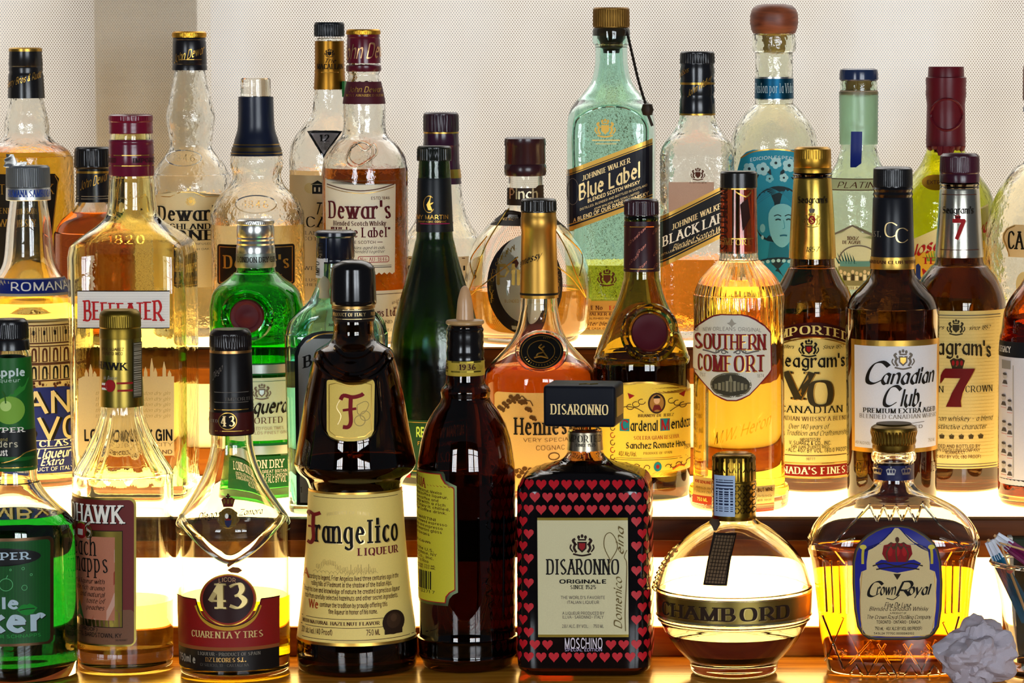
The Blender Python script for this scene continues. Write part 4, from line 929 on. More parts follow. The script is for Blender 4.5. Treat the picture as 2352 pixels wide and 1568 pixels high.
L.crest(601, 900, 19, I_GRY, SV); L.text('Tanqueray', 530, 668, 948, 30, 'scriptb', I_BLK); L.text('IMPORTED', 548, 648, 972, 13, 'serif', I_BRN); L.text('DISTILLED FOUR TIMES', 556, 650, 987, 6, 'sans', I_GREY2, fine=2); L.text('WORLDS FINEST GIN', 562, 656, 997, 6, 'sans', I_GREY2, fine=2)
L.text('LONDON DRY', 540, 650, 1074, 17, 'slab', I_WHT); L.para(['DISTILLED IN GREAT BRITAIN', 'TANQUERAY & CO LONDON'], 548, 658, 1086, 9, 6.5, 'sans', I_WHT); L.text('47.3% ALC BY VOL', 590, 656, 1108, 12, 'sans', I_WHT); L.done()

b = Bottle('gin_bottle', 773, 800, .085, 1, 'pale blue gin bottle with navy cap and white paper strip on its neck', MID, n=5.0, dr=.62)
b.glass([(540, 38), (590, 38), (638, 41), (660, 47), (690, 62), (714, 86, .3), (738, 106, .8), (764, 113, 1), (800, 115, 1), (1150, 111, 1), ('base', 108, 1)], BLUE, wall=.0035)
b.liquid(830, liquid('#d8f4f4'))
b.lathe('cap', [(529, 40), (533, 47), (541, 47.5), (545, 43), (589, 43.5), (593, 42)], plastic('#10131f', .3))
b.lathe('neck_ring', [(593, 41), (598, 42.5), (603, 41)], plastic('#10131f', .3))
L = b.label('import_strip', .0018); L.rect(728, 540, 755, 602, WHITE, 0, n=6); L.rect(725, 598, 747, 640, WHITE, 0, n=6); L.frame(731, 543, 752, 600, 1, ink('#4a5a80')); L.text('RTED', 745, 783+8, 594, 8, 'serifb', I_BLK, 3, rot=90) if False else L.text('RTED', 746, 746+36, 594, 9, 'serifb', I_BLK, 3, rot=90); L.text('IMPO', 738, 738+32, 634, 9, 'serifb', I_BLK, 3, rot=90); L.done()
m = MB(); zz = py2z(652, b.d); m.lathe([(-.012, .0008), (-.010, .005), (-.004, .004), (0, .0055), (.005, .004), (.008, .001)], (b.x-19*b.s(zz), b.y-.021, zz)); m.build('neck_charm', plain('#d8cca0', .4), b.e)
L = b.label(); L.rows([(760, 740, 806), (765, 716, 830), (775, 698, 848), (792, 684, 862), (815, 677, 869), (1160, 682, 866)], plain('#14181c', .4), 0); L.rows([(766, 742, 804), (771, 720, 826), (781, 704, 842), (797, 691, 855), (818, 685, 861), (1154, 690, 858)], paper('#c8ccc6'), 1)
L.text('BOMBAY', 698, 848, 832, 25, 'serifb', I_BLK, 4, arc=12); L.text('SAPPHIRE', 706, 842, 1000, 20, 'serifb', ink('#2a5a8a'), 4); L.text('DISTILLED LONDON DRY GIN', 704, 844, 1060, 8, 'serif', I_BLK, 4, fine=2); L.stroke([(704, 786), (730, 770), (772, 764), (814, 770), (842, 786)], 2.5, I_GOLD, 3, 4); L.text('1', 690, 694, 1130, 12, 'serif', I_GRY, 4); L.done()

b = Bottle('cognac_bottle', 1000, 700, .282, 1, 'frosted dark green cognac bottle with black neck capsule and winged gold emblem', MID)
b.glass([(368, 35), (405, 37), (530, 41), (560, 46), (590, 53), (640, 67), (700, 85), (760, 99), (820, 106), (870, 107), (1080, 103), ('base', 98)], glass('#3e5c1e', .05, .16, 300))
b.liquid(826, liquid('#50280c'))
b.lathe('cap', [(335, 35), (338, 38.5), (369, 39)], plastic('#0f1410', .35), knurl=(40, .0006, 341, 367))
b.lathe('capsule', [(408, 37.5), (412, 38.5), (470, 40.5), (524, 42.5), (531, 43)], plain('#0f1216', .35))
L = b.label('capsule_print', on='capsule'); L.ring(986, 469, 12, 19, 1.6, I_GOLD, 2, .6, 5.4); L.poly([(984, 482), (980, 470), (986, 460), (990, 448), (988, 466), (996, 464), (990, 474), (994, 484)], I_GOLD); L.text('REMY MARTIN', 956, 1028, 503, 9, 'sans', I_GOLD); L.text('CHAMPAGNE COGNAC', 962, 1024, 511, 4, 'sans', I_GOLD, fine=2); L.line(952, 1046, 514, 2, ink('#8c1c4c')); L.done()
L = b.label(); L.rect(930, 965, 1075, 1088, plain('#123c20', .4), 0); L.frame(934, 970, 1071, 1082, 1.5, I_GOLD); L.text('REMY MARTIN', 957, 1062, 1002, 20, 'bold', ink('#b8d860')); L.text('FINE CHAMPAGNE', 960, 1054, 1022, 8, 'sans', I_GOLD, fine=2); L.text('V.S.O.P', 966, 1040, 1058, 20, 'serif', I_GOLD); L.rect(930, 1064, 944, 1098, I_RED, 2, n=3); L.done()

b = Bottle('cognac_bottle', 1239, 760, .20, 1, 'amber cognac bottle with tall gold neck capsule and round black shoulder medallion', MID)
b.glass([(484, 37), (680, 41), (720, 45), (750, 51), (772, 60), (795, 76), (818, 97), (838, 116), (853, 125), (870, 127), (1090, 122), ('base', 116)], CLEAR, floor=.011)
b.liquid(852, liquid('#94400f'))
b.lathe('cap', [(456, 36), (459, 40), (486, 40.5)], plastic('#15120e', .35), knurl=(30, .0009, 461, 484))
b.lathe('capsule', [(487, 40), (497, 40.5), (499, 41.5), (524, 41.5), (527, 40), (600, 42), (670, 44), (683, 44)], metal('#b88c40', .38))
b.lathe('dark_ring', [(671, 44.3), (676, 44.5)], I_BLK)
L = b.label('signature', on='capsule'); L.text('Hennessy', 1188, 1242, 607, 15, 'script', I_BLK, slope=-.55); L.done()
z = py2z(800, b.d); sc_ = b.s(z); r0 = b.rad(z)[0]; yy = b.y-r0+.001; m = MB(); xx = b.x+9*sc_
def tilt_disc(m, x, y, z, prof, rx, rz, n=48, lean=.5, m_=0):
    v = []; f = []
    for dp, k_ in prof:
        for k in range(n):
            a = 2*pi*k/n; X = rx*k_*cos(a); Z = rz*k_*sin(a); v.append((x+X, y-dp+Z*lean+X*X*8, z+Z+dp*.3))
    for i in range(len(prof)-1):
        for k in range(n): f.append((i*n+k, i*n+(k+1) % n, (i+1)*n+(k+1) % n, (i+1)*n+k))
    f.append(tuple(range(n))); f.append(tuple((len(prof)-1)*n+k for k in range(n))); m.add(v, f, m_)
tilt_disc(m, xx, yy, z, [(-.004, 1.2), (.002, 1.2), (.0035, 1.14), (.003, 1.04), (-.003, 1.03)], 50*sc_, 38*sc_, lean=.75); m.build('medallion_rim', CLEAR, b.e)
m = MB(); tilt_disc(m, xx, yy-.0006, z, [(-.003, 1.0), (.0022, 1.0), (.0027, .96)], 50*sc_, 38*sc_, lean=.75); MT = lambda x, q: (xx+x*50*sc_, yy-.0037+q*38*sc_*.75+(x*50*sc_)**2*8, z+.0004+q*38*sc_)
for k_ in (.9, .62): m.tube([MT(k_*cos(t), k_*sin(t)) for t in [2*pi*i/40 for i in range(41)]], .00035, 1, 6)
for P in ([(-.3, -.35), (.0, -.27), (.34, -.38)], [(-.2, -.3), (-.12, -.12), (.12, -.02), (.0, .16), (-.1, .26)], [(.0, .16), (.14, .3)], [(-.1, .26), (.02, .4)], [(.1, -.02), (.22, -.2), (.3, -.36)]): m.tube([MT(*c) for c in catmull(P, 4)], .0008, 1, 6)
for i in range(14): t = pi+.45+i*(pi-.9)/13; m.tube([MT(.72*cos(t), .72*sin(t)), MT(.81*cos(t), .81*sin(t))], .00035, 1, 5)
for i in range(4): m.tube([MT(.1+.09*i, .74), MT(.12+.09*i, .82)], .0003, 1, 5)
m.build('medallion', [plain('#100e0c', .4), I_GOLD], b.e)
L = b.label(); HC = paper('#f8cc7c', .25); L.rect(1136, 902, 1344, 1128, HC, 0, r=10); VN = ink('#5a3a18')
for g in (1, -1):
    pts = [(1240+g*(-84+q*6.2), 946-34*sin(pi*q/13)+3*cos(q*2.2)) for q in range(12)]; L.stroke(pts, 2.2, VN, 2, 3)
    for q in range(16):
        x = 1240+g*(-92+q*5.2); y = 948-34*sin(pi*(q+.3)/14)+((q*7) % 11-5)*1.5; L.ell(x, y, 5.2, 4.6, VN, 3, 3, 5); L.ell(x+4, y+4, 3.4, 3.4, VN, 3, 3, 5)
    for q in range(7): L.ell(1240+g*(-96+(q % 3)*7), 962+q*8, 5, 5, VN, 3, 3, 5)
    for q in range(14): L.ell(1240+g*(-92+q*6.4), 1076+((q*5) % 9)*2.2, 6, 5, VN, 3, 3, 5)
    L.stroke([(1240+g*(-100+q*9), 1082+6*sin(q*1.9)) for q in range(12)], 2, VN, 2, 3)
L.text('Hennessy', 1183, 1330, 997, 36, 'serifb', I_BLK, 4); L.text('VERY SPECIAL', 1203, 1312, 1014, 8, 'light', I_BRN, 4); L.text('COGNAC', 1231, 1296, 1033, 10, 'light', I_BRN, 4); L.ring(1272, 1048, 12, 8, 2.2, VN, 3); L.done()

b = Bottle('brandy_bottle', 1474, 760, .185, 1, 'olive brandy bottle holding very dark brandy, dark red wax seal on its shoulder, yellow label', MID)
b.glass([(490, 37), (622, 40), (650, 44), (690, 56), (735, 77), (785, 97), (815, 107), (845, 111), (1110, 109), ('base', 105)], OLIVE, floor=.011)
b.liquid(842, liquid('#3a1a08'))
b.lathe('cap', [(457, 35), (461, 39), (494, 39.5)], plastic('#2c0f1a', .35), knurl=(36, .0007, 463, 492))
b.lathe('neck_ring', [(495, 38), (498, 40), (504, 40), (507, 39)], glass('#3a5a2a'))
b.lathe('capsule', [(507, 39.5), (514, 40), (517, 40.8), (520, 40), (615, 41), (622, 41.5)], plain('#2e1018', .35))
L = b.label('capsule_print', on='capsule'); L.line(1434, 1516, 521, 1.6, I_GOLD); L.line(1434, 1516, 618, 1.6, I_GOLD)
for i, (x, y) in enumerate(((1462, 537), (1496, 530), (1444, 556), (1462, 577), (1498, 580), (1446, 600), (1464, 616), (1498, 610))): L.text('Gran', x, x+20, y, 8, 'script', metal('#a86858', .4), slope=-1.0, fine=2)
L.done()
z = py2z(757, b.d); sc_ = b.s(z); xx = b.x+21*sc_; yy = b.y-b.rad(z)[0]+.001; m = MB()
tilt_disc(m, xx, yy, z, [(-.004, 1.0), (.0025, 1.0), (.0042, .93), (.0036, .88), (.0038, .4)], 42*sc_, 42*sc_, lean=.42); m.build('wax_seal', plain('#4a0e18', .5, 0, .2), b.e)
m = MB(); m.tube([(xx+57*sc_*cos(t), yy-.001+57*sc_*sin(t)*.42+.0025*cos(t)**2, z+57*sc_*sin(t)) for t in [2*pi*i/48 for i in range(49)]], .0038, 0, 8); m.build('seal_ring', OLIVE, b.e)
L = b.label(); YL = paper('#fcd440', .1); L.rows([(876, 1460, 1500), (879, 1432, 1530), (884, 1412, 1552), (892, 1392, 1574), (902, 1376, 1590), (1084, 1376, 1590), (1096, 1400, 1562)], I_GOLD, 0); L.rows([(880, 1462, 1498), (884, 1428, 1534), (890, 1406, 1556), (897, 1390, 1578), (906, 1376, 1590), (1080, 1376, 1590), (1091, 1404, 1560)], YL, 1)
L.text('BRANDY DE JEREZ', 1466, 1546, 957, 6, 'serifb', I_BRN, 4, fine=3); TQ = ink('#1c7a80'); L.rect(1424, 962, 1446, 990, TQ, 2, n=4); L.rect(1516, 962, 1538, 990, TQ, 2, n=4); L.text('C', 1427, 1443, 987, 22, 'black', I_RED, 4); L.text('ardenal', 1448, 1510, 988, 22, 'black', I_BLK, 4); L.text('M', 1518, 1536, 987, 22, 'black', I_RED, 4); L.text('endoza', 1540, 1584, 986, 21, 'black', I_BLK, 4)
L.text('SOLERA GRAN RESERVA', 1456, 1558, 1009, 8, 'serif', I_RED, 4, fine=3); L.text('Sanchez Romate Hnos', 1438, 1573, 1029, 13, 'black', I_BLK, 4); L.text('40% Alc./Vol.', 1422, 1462, 1047, 10, 'sans', I_BRN, 4); L.text('PRODUCE OF SPAIN', 1478, 1542, 1043, 5, 'serif', I_BRN, 4, fine=2); L.text('750 ML', 1570, 1586, 1037, 9, 'sans', I_BRN, 4); L.line(1416, 1576, 1052, 1.6, I_GOLD); L.line(1400, 1580, 1056, 1, I_BRN)
L.ell(1508, 926, 20, 24, ink('#3a2414'), 2); L.ell(1508, 926, 16, 20, ink('#a87830'), 3); L.ell(1508, 919, 7, 9, ink('#e0b080'), 4, 6, 8); L.poly([(1500, 912), (1508, 907), (1516, 912), (1515, 915), (1501, 915)], I_BLK, 5); L.poly([(1497, 944), (1502, 930), (1514, 930), (1520, 944)], ink('#6a1c18'), 4)
for g in (-1, 1):
    for q in range(3): L.ring(1508+g*(34+q*13), 922+q*6, 8, 6, 1.6, I_BRN, 3, 0, 5, 14)
    L.poly([(1508+g*50, 908), (1508+g*66, 902), (1508+g*62, 916)], I_RED, 3); L.stroke([(1508+g*30, 946), (1508+g*48, 936), (1508+g*72, 934), (1508+g*84, 942)], 1.6, I_BRN, 3, 4)
    for q in range(5): L.ring(1510+g*(24+q*12), 1073-q*1.5, 6, 5, 1.5, I_BRN, 3, 0 if q % 2 else pi, 4+(0 if q % 2 else pi), 12)
    L.stroke([(1510+g*34, 1080), (1510+g*50, 1072), (1510+g*62, 1076)], 4, ink('#d06020'), 3, 3)
for q in range(9): L.ring(1408, 916+q*17, 5, 6, 1.6, I_RED if q % 2 else I_BRN, 3, 0, 5, 12)
L.ell(1510, 1072, 9, 11, TQ, 4, 6, 8); L.ell(1510, 1072, 4, 5, I_RED, 5, 4, 6); L.done()

b = Bottle('liqueur_bottle', 1697, 700, .118, 1, 'clear fluted-shoulder whiskey liqueur bottle with pale golden contents and eight-sided cream label', MID)
b.glass([(426, 40), (578, 43), (600, 51), (620, 70), (645, 90), (675, 101), (710, 103), (1075, 105), (1098, 108), (1114, 113), (1125, 115), (1165, 115), ('base', 112)], CLEAR, floor=.012, flute=(30, .022, 588, 716), N=180)
b.liquid(660, liquid('#f0c450'))
b.lathe('cap', [(393, 39), (397, 42.5), (430, 43)], plastic('#15130f', .35))
b.band('neck_label', 431, 580, glass('#a8401c', .0, .12))
L = b.label('neck_print', .0009); L.text('SOUTHERN', 1672, 1672+140, 574, 15, 'slab', ink('#2c1008'), 2, rot=90); L.poly([(1700, 470), (1716, 455), (1722, 500), (1706, 530)], ink('#2c1008')); L.stroke([(1690, 440), (1712, 452), (1724, 440)], 3, I_GOLD, 2, 3); L.text('COMFORT', 1656, 1722, 562, 12, 'serif', I_GOLD); L.line(1650, 1728, 548, 2, I_GOLD); L.line(1650, 1728, 434, 3, I_GOLD); L.done()
L = b.label(); MR = ink('#7a1a1c'); L.rows([(721, 1655, 1703), (724, 1640, 1718), (732, 1625, 1735), (748, 1604, 1757), (764, 1590, 1771), (852, 1588, 1773), (862, 1594, 1767), (890, 1622, 1740), (908, 1640, 1722), (917, 1658, 1704), (921, 1670, 1692)], MR, 0, n=48); L.rows([(724, 1657, 1701), (728, 1640, 1718), (736, 1626, 1734), (751, 1606, 1755), (767, 1593, 1768), (851, 1591, 1770), (860, 1597, 1764), (888, 1624, 1738), (906, 1642, 1720), (914, 1660, 1702), (918, 1671, 1691)], CREAMW, 2, n=48)
L.poly([(1681, 731), (1686, 740), (1692, 742), (1684, 747), (1681, 752), (1678, 747), (1670, 742), (1676, 740)], I_GREY2, 4); L.text('NEW ORLEANS ORIGINAL', 1616, 1748, 759, 8, 'sans', I_GREY2, 4, arc=4, fine=3)
for i, ch in enumerate('SOUTHERN'):
    a = (i+.5)/8*2-1; L.text(ch, 1597+i*20.3, 1597+i*20.3+17.5, 801+2*a*a, 33, 'serifb', MR, 4, shadow=(1.5, 1.5, I_GOLD))
L.text('COMFORT', 1604, 1754, 852, 35, 'serifb', MR, 4, shadow=(1.5, 1.5, I_GOLD))
for g in (-1, 1):
    L.stroke([(1679+g*6, 810), (1679+g*20, 803), (1679+g*34, 811), (1679+g*50, 808), (1679+g*64, 806)], 3.5, I_GRY, 3, 4); L.ring(1679+g*16, 808, 5, 4, 2.4, I_GRY, 3, n=12); L.ring(1679+g*30, 807, 4, 3, 2.2, I_GRY, 3, n=12)
L.text('EST', 1609, 1622, 867, 7, 'sans', I_GREY2, 4); L.text('1874', 1738, 1754, 867, 7, 'sans', I_GREY2, 4); L.ell(1679, 884, 47, 29, ink('#6a6048'), 2, 16, 16); L.ell(1679, 884, 43, 25, ink('#3c3626'), 3, 16, 16)
for i in range(9): L.rect(1642+i*8.5, 872+abs(i-4)*2.5, 1648+i*8.5, 900-abs(i-4)*1.5, ink('#8c8060' if i % 2 else '#746a4c'), 4, n=2, m=2); L.rows([(862, 1677, 1680), (876, 1674, 1683)], ink('#b0a47c'), 5, n=2)
L.done()
L = b.label('base_label'); PL = paper('#ecd080', .45); L.rows([(1100, 1594, 1636), (1160, 1590, 1636)], PL, 0, n=8); L.rows([(1142, 1591, 1636), (1161, 1590, 1636)], ink('#b03a18'), 1, n=8)
L2 = b.label('base_label'); L2.rows([(1117, 1736, 1780), (1175, 1736, 1777)], PL, 0, n=8); L2.rows([(1158, 1736, 1778), (1175, 1736, 1777)], ink('#b03a18'), 1, n=8)
L.text('NONE GENUINE', 1597, 1634, 1114, 6, 'bold', I_RED, 3, fine=2); L2.text('BUT MINE', 1740, 1774, 1130, 7, 'bold', I_BRN, 3, fine=2); L.text('Inspired by the', 1599, 1633, 1127, 5, 'ital', I_BRN, 3, fine=2); L.text('Crescent City', 1600, 1633, 1136, 5, 'ital', I_BRN, 3, fine=2); L2.text('Perfected by', 1739, 1772, 1143, 6, 'ital', I_BRN, 3, fine=2); L2.text('M.W. Heron', 1739, 1770, 1152, 6, 'ital', I_BRN, 3, fine=2); L.text('750 ML', 1602, 1626, 1154, 7, 'bold', I_GOLD, 3, fine=2); L.done(); L2.done()
L = b.label('embossed_script', .0003); L.text('M.W. Heron', 1640, 1768, 1000, 26, 'script', glass('#e8cc70'), 2, slope=-.35); L.done()

AMB = glass('#8c6a3c')
def seag(b, cap, caps, ring):
    b.lathe('cap', cap[0], cap[1], knurl=cap[2]); b.lathe('neck_ring', ring, glass('#2a1206')); b.lathe('capsule', caps[0], caps[1])
b = Bottle('whisky_bottle', 1866, 650, .242, 1, 'dark amber whisky bottle with gold cap and capsule, cream label under a maroon arch', MID)
b.glass([(394, 36), (590, 50), (614, 56), (640, 70), (664, 84), (690, 92), (720, 94), (1110, 94), ('base', 90)], AMB)
b.liquid(722, liquid('#c08030'))
seag(b, ([(337, 36), (342, 42), (366, 43), (382, 43.5), (384, 42.5), (387, 44), (396, 44)], metal('#a8802e', .35), (50, .0003, 344, 364)), ([(409, 43), (412, 44), (500, 50), (585, 54), (592, 54)], metal('#c8a548', .25)), [(397, 42), (400, 46), (404, 44), (407, 46), (409, 43)])
L = b.label('capsule_print', on='capsule'); L.text("Seagram's", 1833, 1900, 466, 14, 'black', I_BLK); L.ell(1865, 505, 8, 10, I_RED, 2); L.text('S', 1861, 1869, 511, 11, 'serifb', I_GOLD, 4); L.crown(1865, 484, 8, I_GRY); L.crest(1865, 506, 18, metal('#8c7434', .4)); L.text('1857', 1850, 1880, 578, 11, 'ital', I_BLK); L.done()
L = b.label(); VC = paper('#f8e48c', .08); MB_ = ink('#3c0e10'); L.rows([(785, 1796, 1936), (779, 1774, 1958), (776, 1774, 1958)][::-1], VC, 0); L.rect(1774, 785, 1958, 1098, VC, 0)
for i in range(24):
    t0, t1 = i/24, (i+1)/24; q = []; mi = L._m(MB_); f_ = lambda t: 26*(2*t-1)**2
    for t, e in ((t0, 0), (t1, 0), (t1, 1), (t0, 1)): q.append(L.V(1774+184*t, 740+f_(t)+e*32, 1))
    L.f.append(tuple(q)); L.m.append(mi)
L.text('IMPORTED', 1784, 1946, 766, 18, 'serifb', VC, 4, arc=22); L.stroke([(1774, 802), (1820, 782), (1866, 776), (1912, 782), (1958, 802)], 3, I_GOLD, 3, 5)
L.crest(1858, 800, 21, I_BLK, I_RED, 3); L.text('Distillers', 1792, 1824, 801, 8, 'script', I_BLK, 4); L.text('Since 1857', 1889, 1936, 801, 8, 'script', I_BLK, 4); L.text("Seagram's", 1788, 1940, 842, 27, 'black', I_BLK, 4)
L.text('V', 1806, 1864, 915, 59, 'serifb', ink('#3c3420'), 4, shadow=(3, 1, I_GOLD)); L.text('O', 1855, 1912, 931, 56, 'serifb', ink('#3c3420'), 4, shadow=(3, 1, I_GOLD)); L.text('CANADIAN', 1794, 1934, 948, 15, 'serif', I_BLK, 4); L.text('CANADIAN WHISKY A BLEND', 1784, 1944, 966, 9, 'serif', I_BRN, 4, fine=3)
L.text('Over 140 years of', 1812, 1902, 985, 11, 'ital', I_BLK, 4); L.text('Quality, Tradition and Craftsmanship', 1780, 1946, 1000, 11, 'ital', I_BLK, 4); L.text('IMPORTED BY', 1838, 1884, 1012, 6, 'sans', I_BLK, 4, fine=2); L.text('V. SUAREZ & CO., INC.', 1814, 1908, 1021, 8, 'sans', I_BLK, 4, fine=3); L.text('SAN JUAN, PUERTO RICO', 1818, 1904, 1029, 6, 'sans', I_BLK, 4, fine=2); L.text('750ML - ALC. 40% BY VOL. (80.0 PROOF)', 1784, 1944, 1038, 8, 'sans', I_BLK, 4, fine=2); L.line(1776, 1956, 1046, 1.6, I_BRN); L.text('98777', 1852, 1872, 1056, 5, 'sans', I_GRY, 4, fine=2); L.rect(1774, 1068, 1958, 1094, ink('#8a1c14'), 2); L.text("CANADA'S FINEST", 1782, 1948, 1088, 15, 'serifb', I_WHT, 4); L.line(1774, 1958, 1064, 2, I_GOLD, 3); L.line(1774, 1958, 1098, 2, I_GOLD, 3); L.done()

b = Bottle('whisky_bottle', 2050, 700, .152, 1, 'dark brown whisky bottle with black cap, black capsule and white label with black script', MID)
b.glass([(428, 38), (590, 48), (614, 50), (636, 56), (656, 74), (680, 95), (705, 105), (740, 108), (1130, 106), ('base', 101)], BROWN)
b.liquid(760, liquid('#c08a3c'))
b.lathe('cap', [(383, 38), (387, 44.5), (428, 45.5)], plastic('#141416', .4), knurl=(60, .0003, 389, 426))
b.lathe('neck_ring', [(429, 44), (434, 47), (440, 44), (446, 46.5), (452, 44)], plastic('#100f10', .3))
b.lathe('capsule', [(452, 44), (456, 46), (530, 48), (588, 50)], plain('#15161c', .3)); b.lathe('gold_band', [(588, 50.6), (590, 51), (613, 52.5), (616, 52)], metal('#c09a48', .35))
L = b.label('capsule_print', on='capsule'); L.text('C', 2030, 2060, 544, 33, 'thin', PG); L.text('C', 2054, 2084, 557, 33, 'thin', PG); L.text('EST.', 2005, 2024, 544, 12, 'serif', I_GREY2); L.done()
L = b.label('band_print', on='gold_band'); L.text('CANADIAN CLUB WHISKY', 1996, 2104, 606, 7, 'serifb', I_BRN, fine=3); L.done()
L = b.label(); L.rows([(782, 1955, 2158), (1040, 1957, 2156)], metal('#c8a048', .35), 0); L.rows([(795, 1963, 2152), (1030, 1964, 2149)], paper('#e8e8ec'), 1)
L.crest(2074, 826, 24, I_GRY, I_GOLD, 2); L.text('C', 1982, 2024, 881, 50, 'script', I_BLK, 4); L.text('anadian', 2022, 2142, 881, 33, 'scriptb', I_BLK, 4); L.text('C', 2022, 2056, 932, 46, 'script', I_BLK, 4); L.text('lub.', 2067, 2114, 932, 38, 'scriptb', I_BLK, 4)
L.text('PREMIUM EXTRA AGED', 1984, 2146, 948, 10, 'serifb', I_BLK, 4); L.text('BLENDED CANADIAN WHISKY', 1976, 2150, 961, 9, 'serif', I_GRY, 4); L.stroke([(2016, 971), (2062, 973), (2086, 973), (2122, 970)], 1.4, I_GRY, 3); L.text('IMPORTED', 2030, 2118, 984, 7, 'sans', I_GRY, 4); L.text('40% ALC/VOL', 1966, 2000, 1022, 6, 'sans', I_GREY2, 4, fine=2); L.text('750 ML', 2130, 2146, 1018, 7, 'sans', I_GREY2, 4, fine=2); L.done()
L = b.label('embossed_name', .0003); L.text('CANADIAN CLUB', 1966, 2150, 1088, 22, 'serif', glass('#b05a24'), 2); L.done()

b = Bottle('whisky_bottle', 2203, 650, .245, 1, 'dark amber whisky bottle with maroon cap, silver capsule and big red numeral label', MID)
b.glass([(416, 38), (586, 53), (612, 66), (636, 86), (662, 99), (692, 107), (720, 108), (1110, 106), ('base', 100)], AMB)
b.liquid(735, liquid('#c08430'))
seag(b, ([(352, 38), (358, 45), (396, 46), (398, 45), (402, 46.5), (418, 46)], plastic('#381022', .35), (70, .0003, 360, 394)), ([(432, 44.5), (436, 46), (520, 51), (582, 56), (589, 56)], metal('#c8c4b4', .22)), [(418, 43), (422, 47), (427, 44), (430, 46), (433, 44)])
L = b.label('capsule_print', on='capsule'); L.line(2150, 2256, 447, 1.6, I_BRN); L.line(2148, 2260, 574, 1.6, I_BRN); L.text("Seagram's", 2166, 2236, 490, 15, 'black', I_BLK); L.text('7', 2187, 2217, 547, 40, 'bold', I_RED, 4, shadow=(1.5, 1, I_WHT)); L.crown(2200, 500, 8, I_RED, I_BLK); L.done()
L = b.label(); SC7 = paper('#f4dc8c', .08); L.rect(2097, 714, 2309, 1076, SC7, 0); L.line(2097, 2309, 724, 2, I_GRY); L.line(2097, 2309, 730, 1, I_BRN); L.line(2097, 2309, 1066, 1.4, I_GRY); L.line(2097, 2309, 1072, 2, I_GRY)
for i in range(40): L.line(2098, 2308, 736+i*8, .7, paper('#e2c878', .4), 1)
L.crest(2196, 752, 19, ink('#3c3420'), None, 2); L.text('distillers', 2126, 2168, 756, 8, 'script', I_BLK, 4); L.text('since 1857', 2225, 2273, 757, 9, 'script', I_BLK, 4); L.text("Seagram's", 2118, 2276, 812, 32, 'black', ink('#2c2416'), 4, arc=9)
L.crown(2199, 835, 19, ink('#3c2c18'), I_RED); [(L.rows([(846, 2172+o, 2238+o), (852, 2167+o, 2236+o), (862, 2162+o, 2231+o), (868, 2164+o, 2228+o)], c_, k_, n=10), L.rows([(868, 2206+o, 2228+o), (884, 2197+o, 2219+o), (902, 2187+o, 2211+o), (920, 2180+o, 2207+o), (934, 2173+o, 2208+o)], c_, k_, n=6), L.poly([(2162+o, 862), (2170+o, 866), (2160+o, 882)], c_, k_)) for o, c_, k_ in ((2, I_GOLD, 4), (0, ink('#6a1418'), 5))]; L.text('AMERICAN', 2100, 2168, 901, 14, 'serif', I_BLK, 4); L.text('CROWN', 2217, 2278, 900, 14, 'serif', I_BLK, 4)
L.text('American whiskey - a blend', 2124, 2278, 966, 11, 'ital', I_BLK, 4); L.text('of distinctive character', 2132, 2264, 985, 11, 'ital', I_BLK, 4)
for i in range(5): L.crown(2164+i*22, 1003, 7, ink('#4c4028'), None)
L.para(['BLENDED AND BOTTLED BY', 'CROWN DISTILLING COMPANY'], 2136, 2250, 1028, 9, 7, 'sans', I_BRN); L.text('NORWALK, CT', 2172, 2216, 1042, 7, 'sans', I_BRN, 4, fine=2); L.text('750ML * ALC 40% BY VOL (80 PROOF)', 2118, 2252, 1052, 7, 'sans', I_BRN, 4, fine=2); L.done()

b = Bottle('whisky_bottle', 2402, 900, .14, 1, 'amber whisky bottle with white portrait-strip label and black top band at the right edge', MID)
b.glass([(520, 40), (600, 43), (640, 53), (668, 72), (692, 88), (720, 98), (760, 103), (800, 108), (1100, 109), (1135, 107), ('base', 103)], glass('#c08038', .05))
b.liquid(735, liquid('#bc7c30'))
L = b.label(); WL = paper('#e8e4e6', .25); L.rect(2294, 790, 2500, 1118, WL, 0, r=6); L.rows([(788, 2296, 2500), (812, 2294, 2500), (824, 2294, 2500)], plain('#14161a', .4), 1); L.rows([(824, 2330, 2500), (838, 2322, 2500)], WL, 2); L.text('LEGACY', 2298, 2322, 813, 13, 'serifb', I_WHT, 4); L.rows([(1105, 2296, 2500), (1120, 2310, 2500)], I_BLK, 1); L.line(2328, 2329, 900, 1, I_GREY2)
L.stroke([(2328, 842), (2328, 1100)], 1.6, I_GREY2); L.rect(2302, 832, 2322, 852, ink('#8c867c'), 2, n=3, m=3)
for i, (x, y) in enumerate(((2309, 875), (2306, 925), (2320, 935), (2307, 985), (2320, 990), (2306, 1035), (2320, 1040), (2306, 1080), (2320, 1085))):
    L.ell(x, y-6, 5, 7, ink('#b8b0a8'), 2, 4, 6); L.poly([(x-6, y+12), (x-3, y+3), (x+3, y+3), (x+6, y+12)], ink('#4a4440')); L.ell(x, y-11, 4.6, 3, ink('#4a4440'), 3, 4, 5); L.text('name', x-6, x+6, y+18, 3, 'sans', I_RED, 3, fine=2) if False else L.line(x-6, x+6, y+17, 1.4, ink('#c88880'))
L.done()
b.lathe('neck_band', [(522, 41), (600, 44), (606, 45)], plastic('#1c1410', .4)); b.lathe('cap', [(470, 38), (474, 43), (521, 43)], plastic('#15120f', .4))

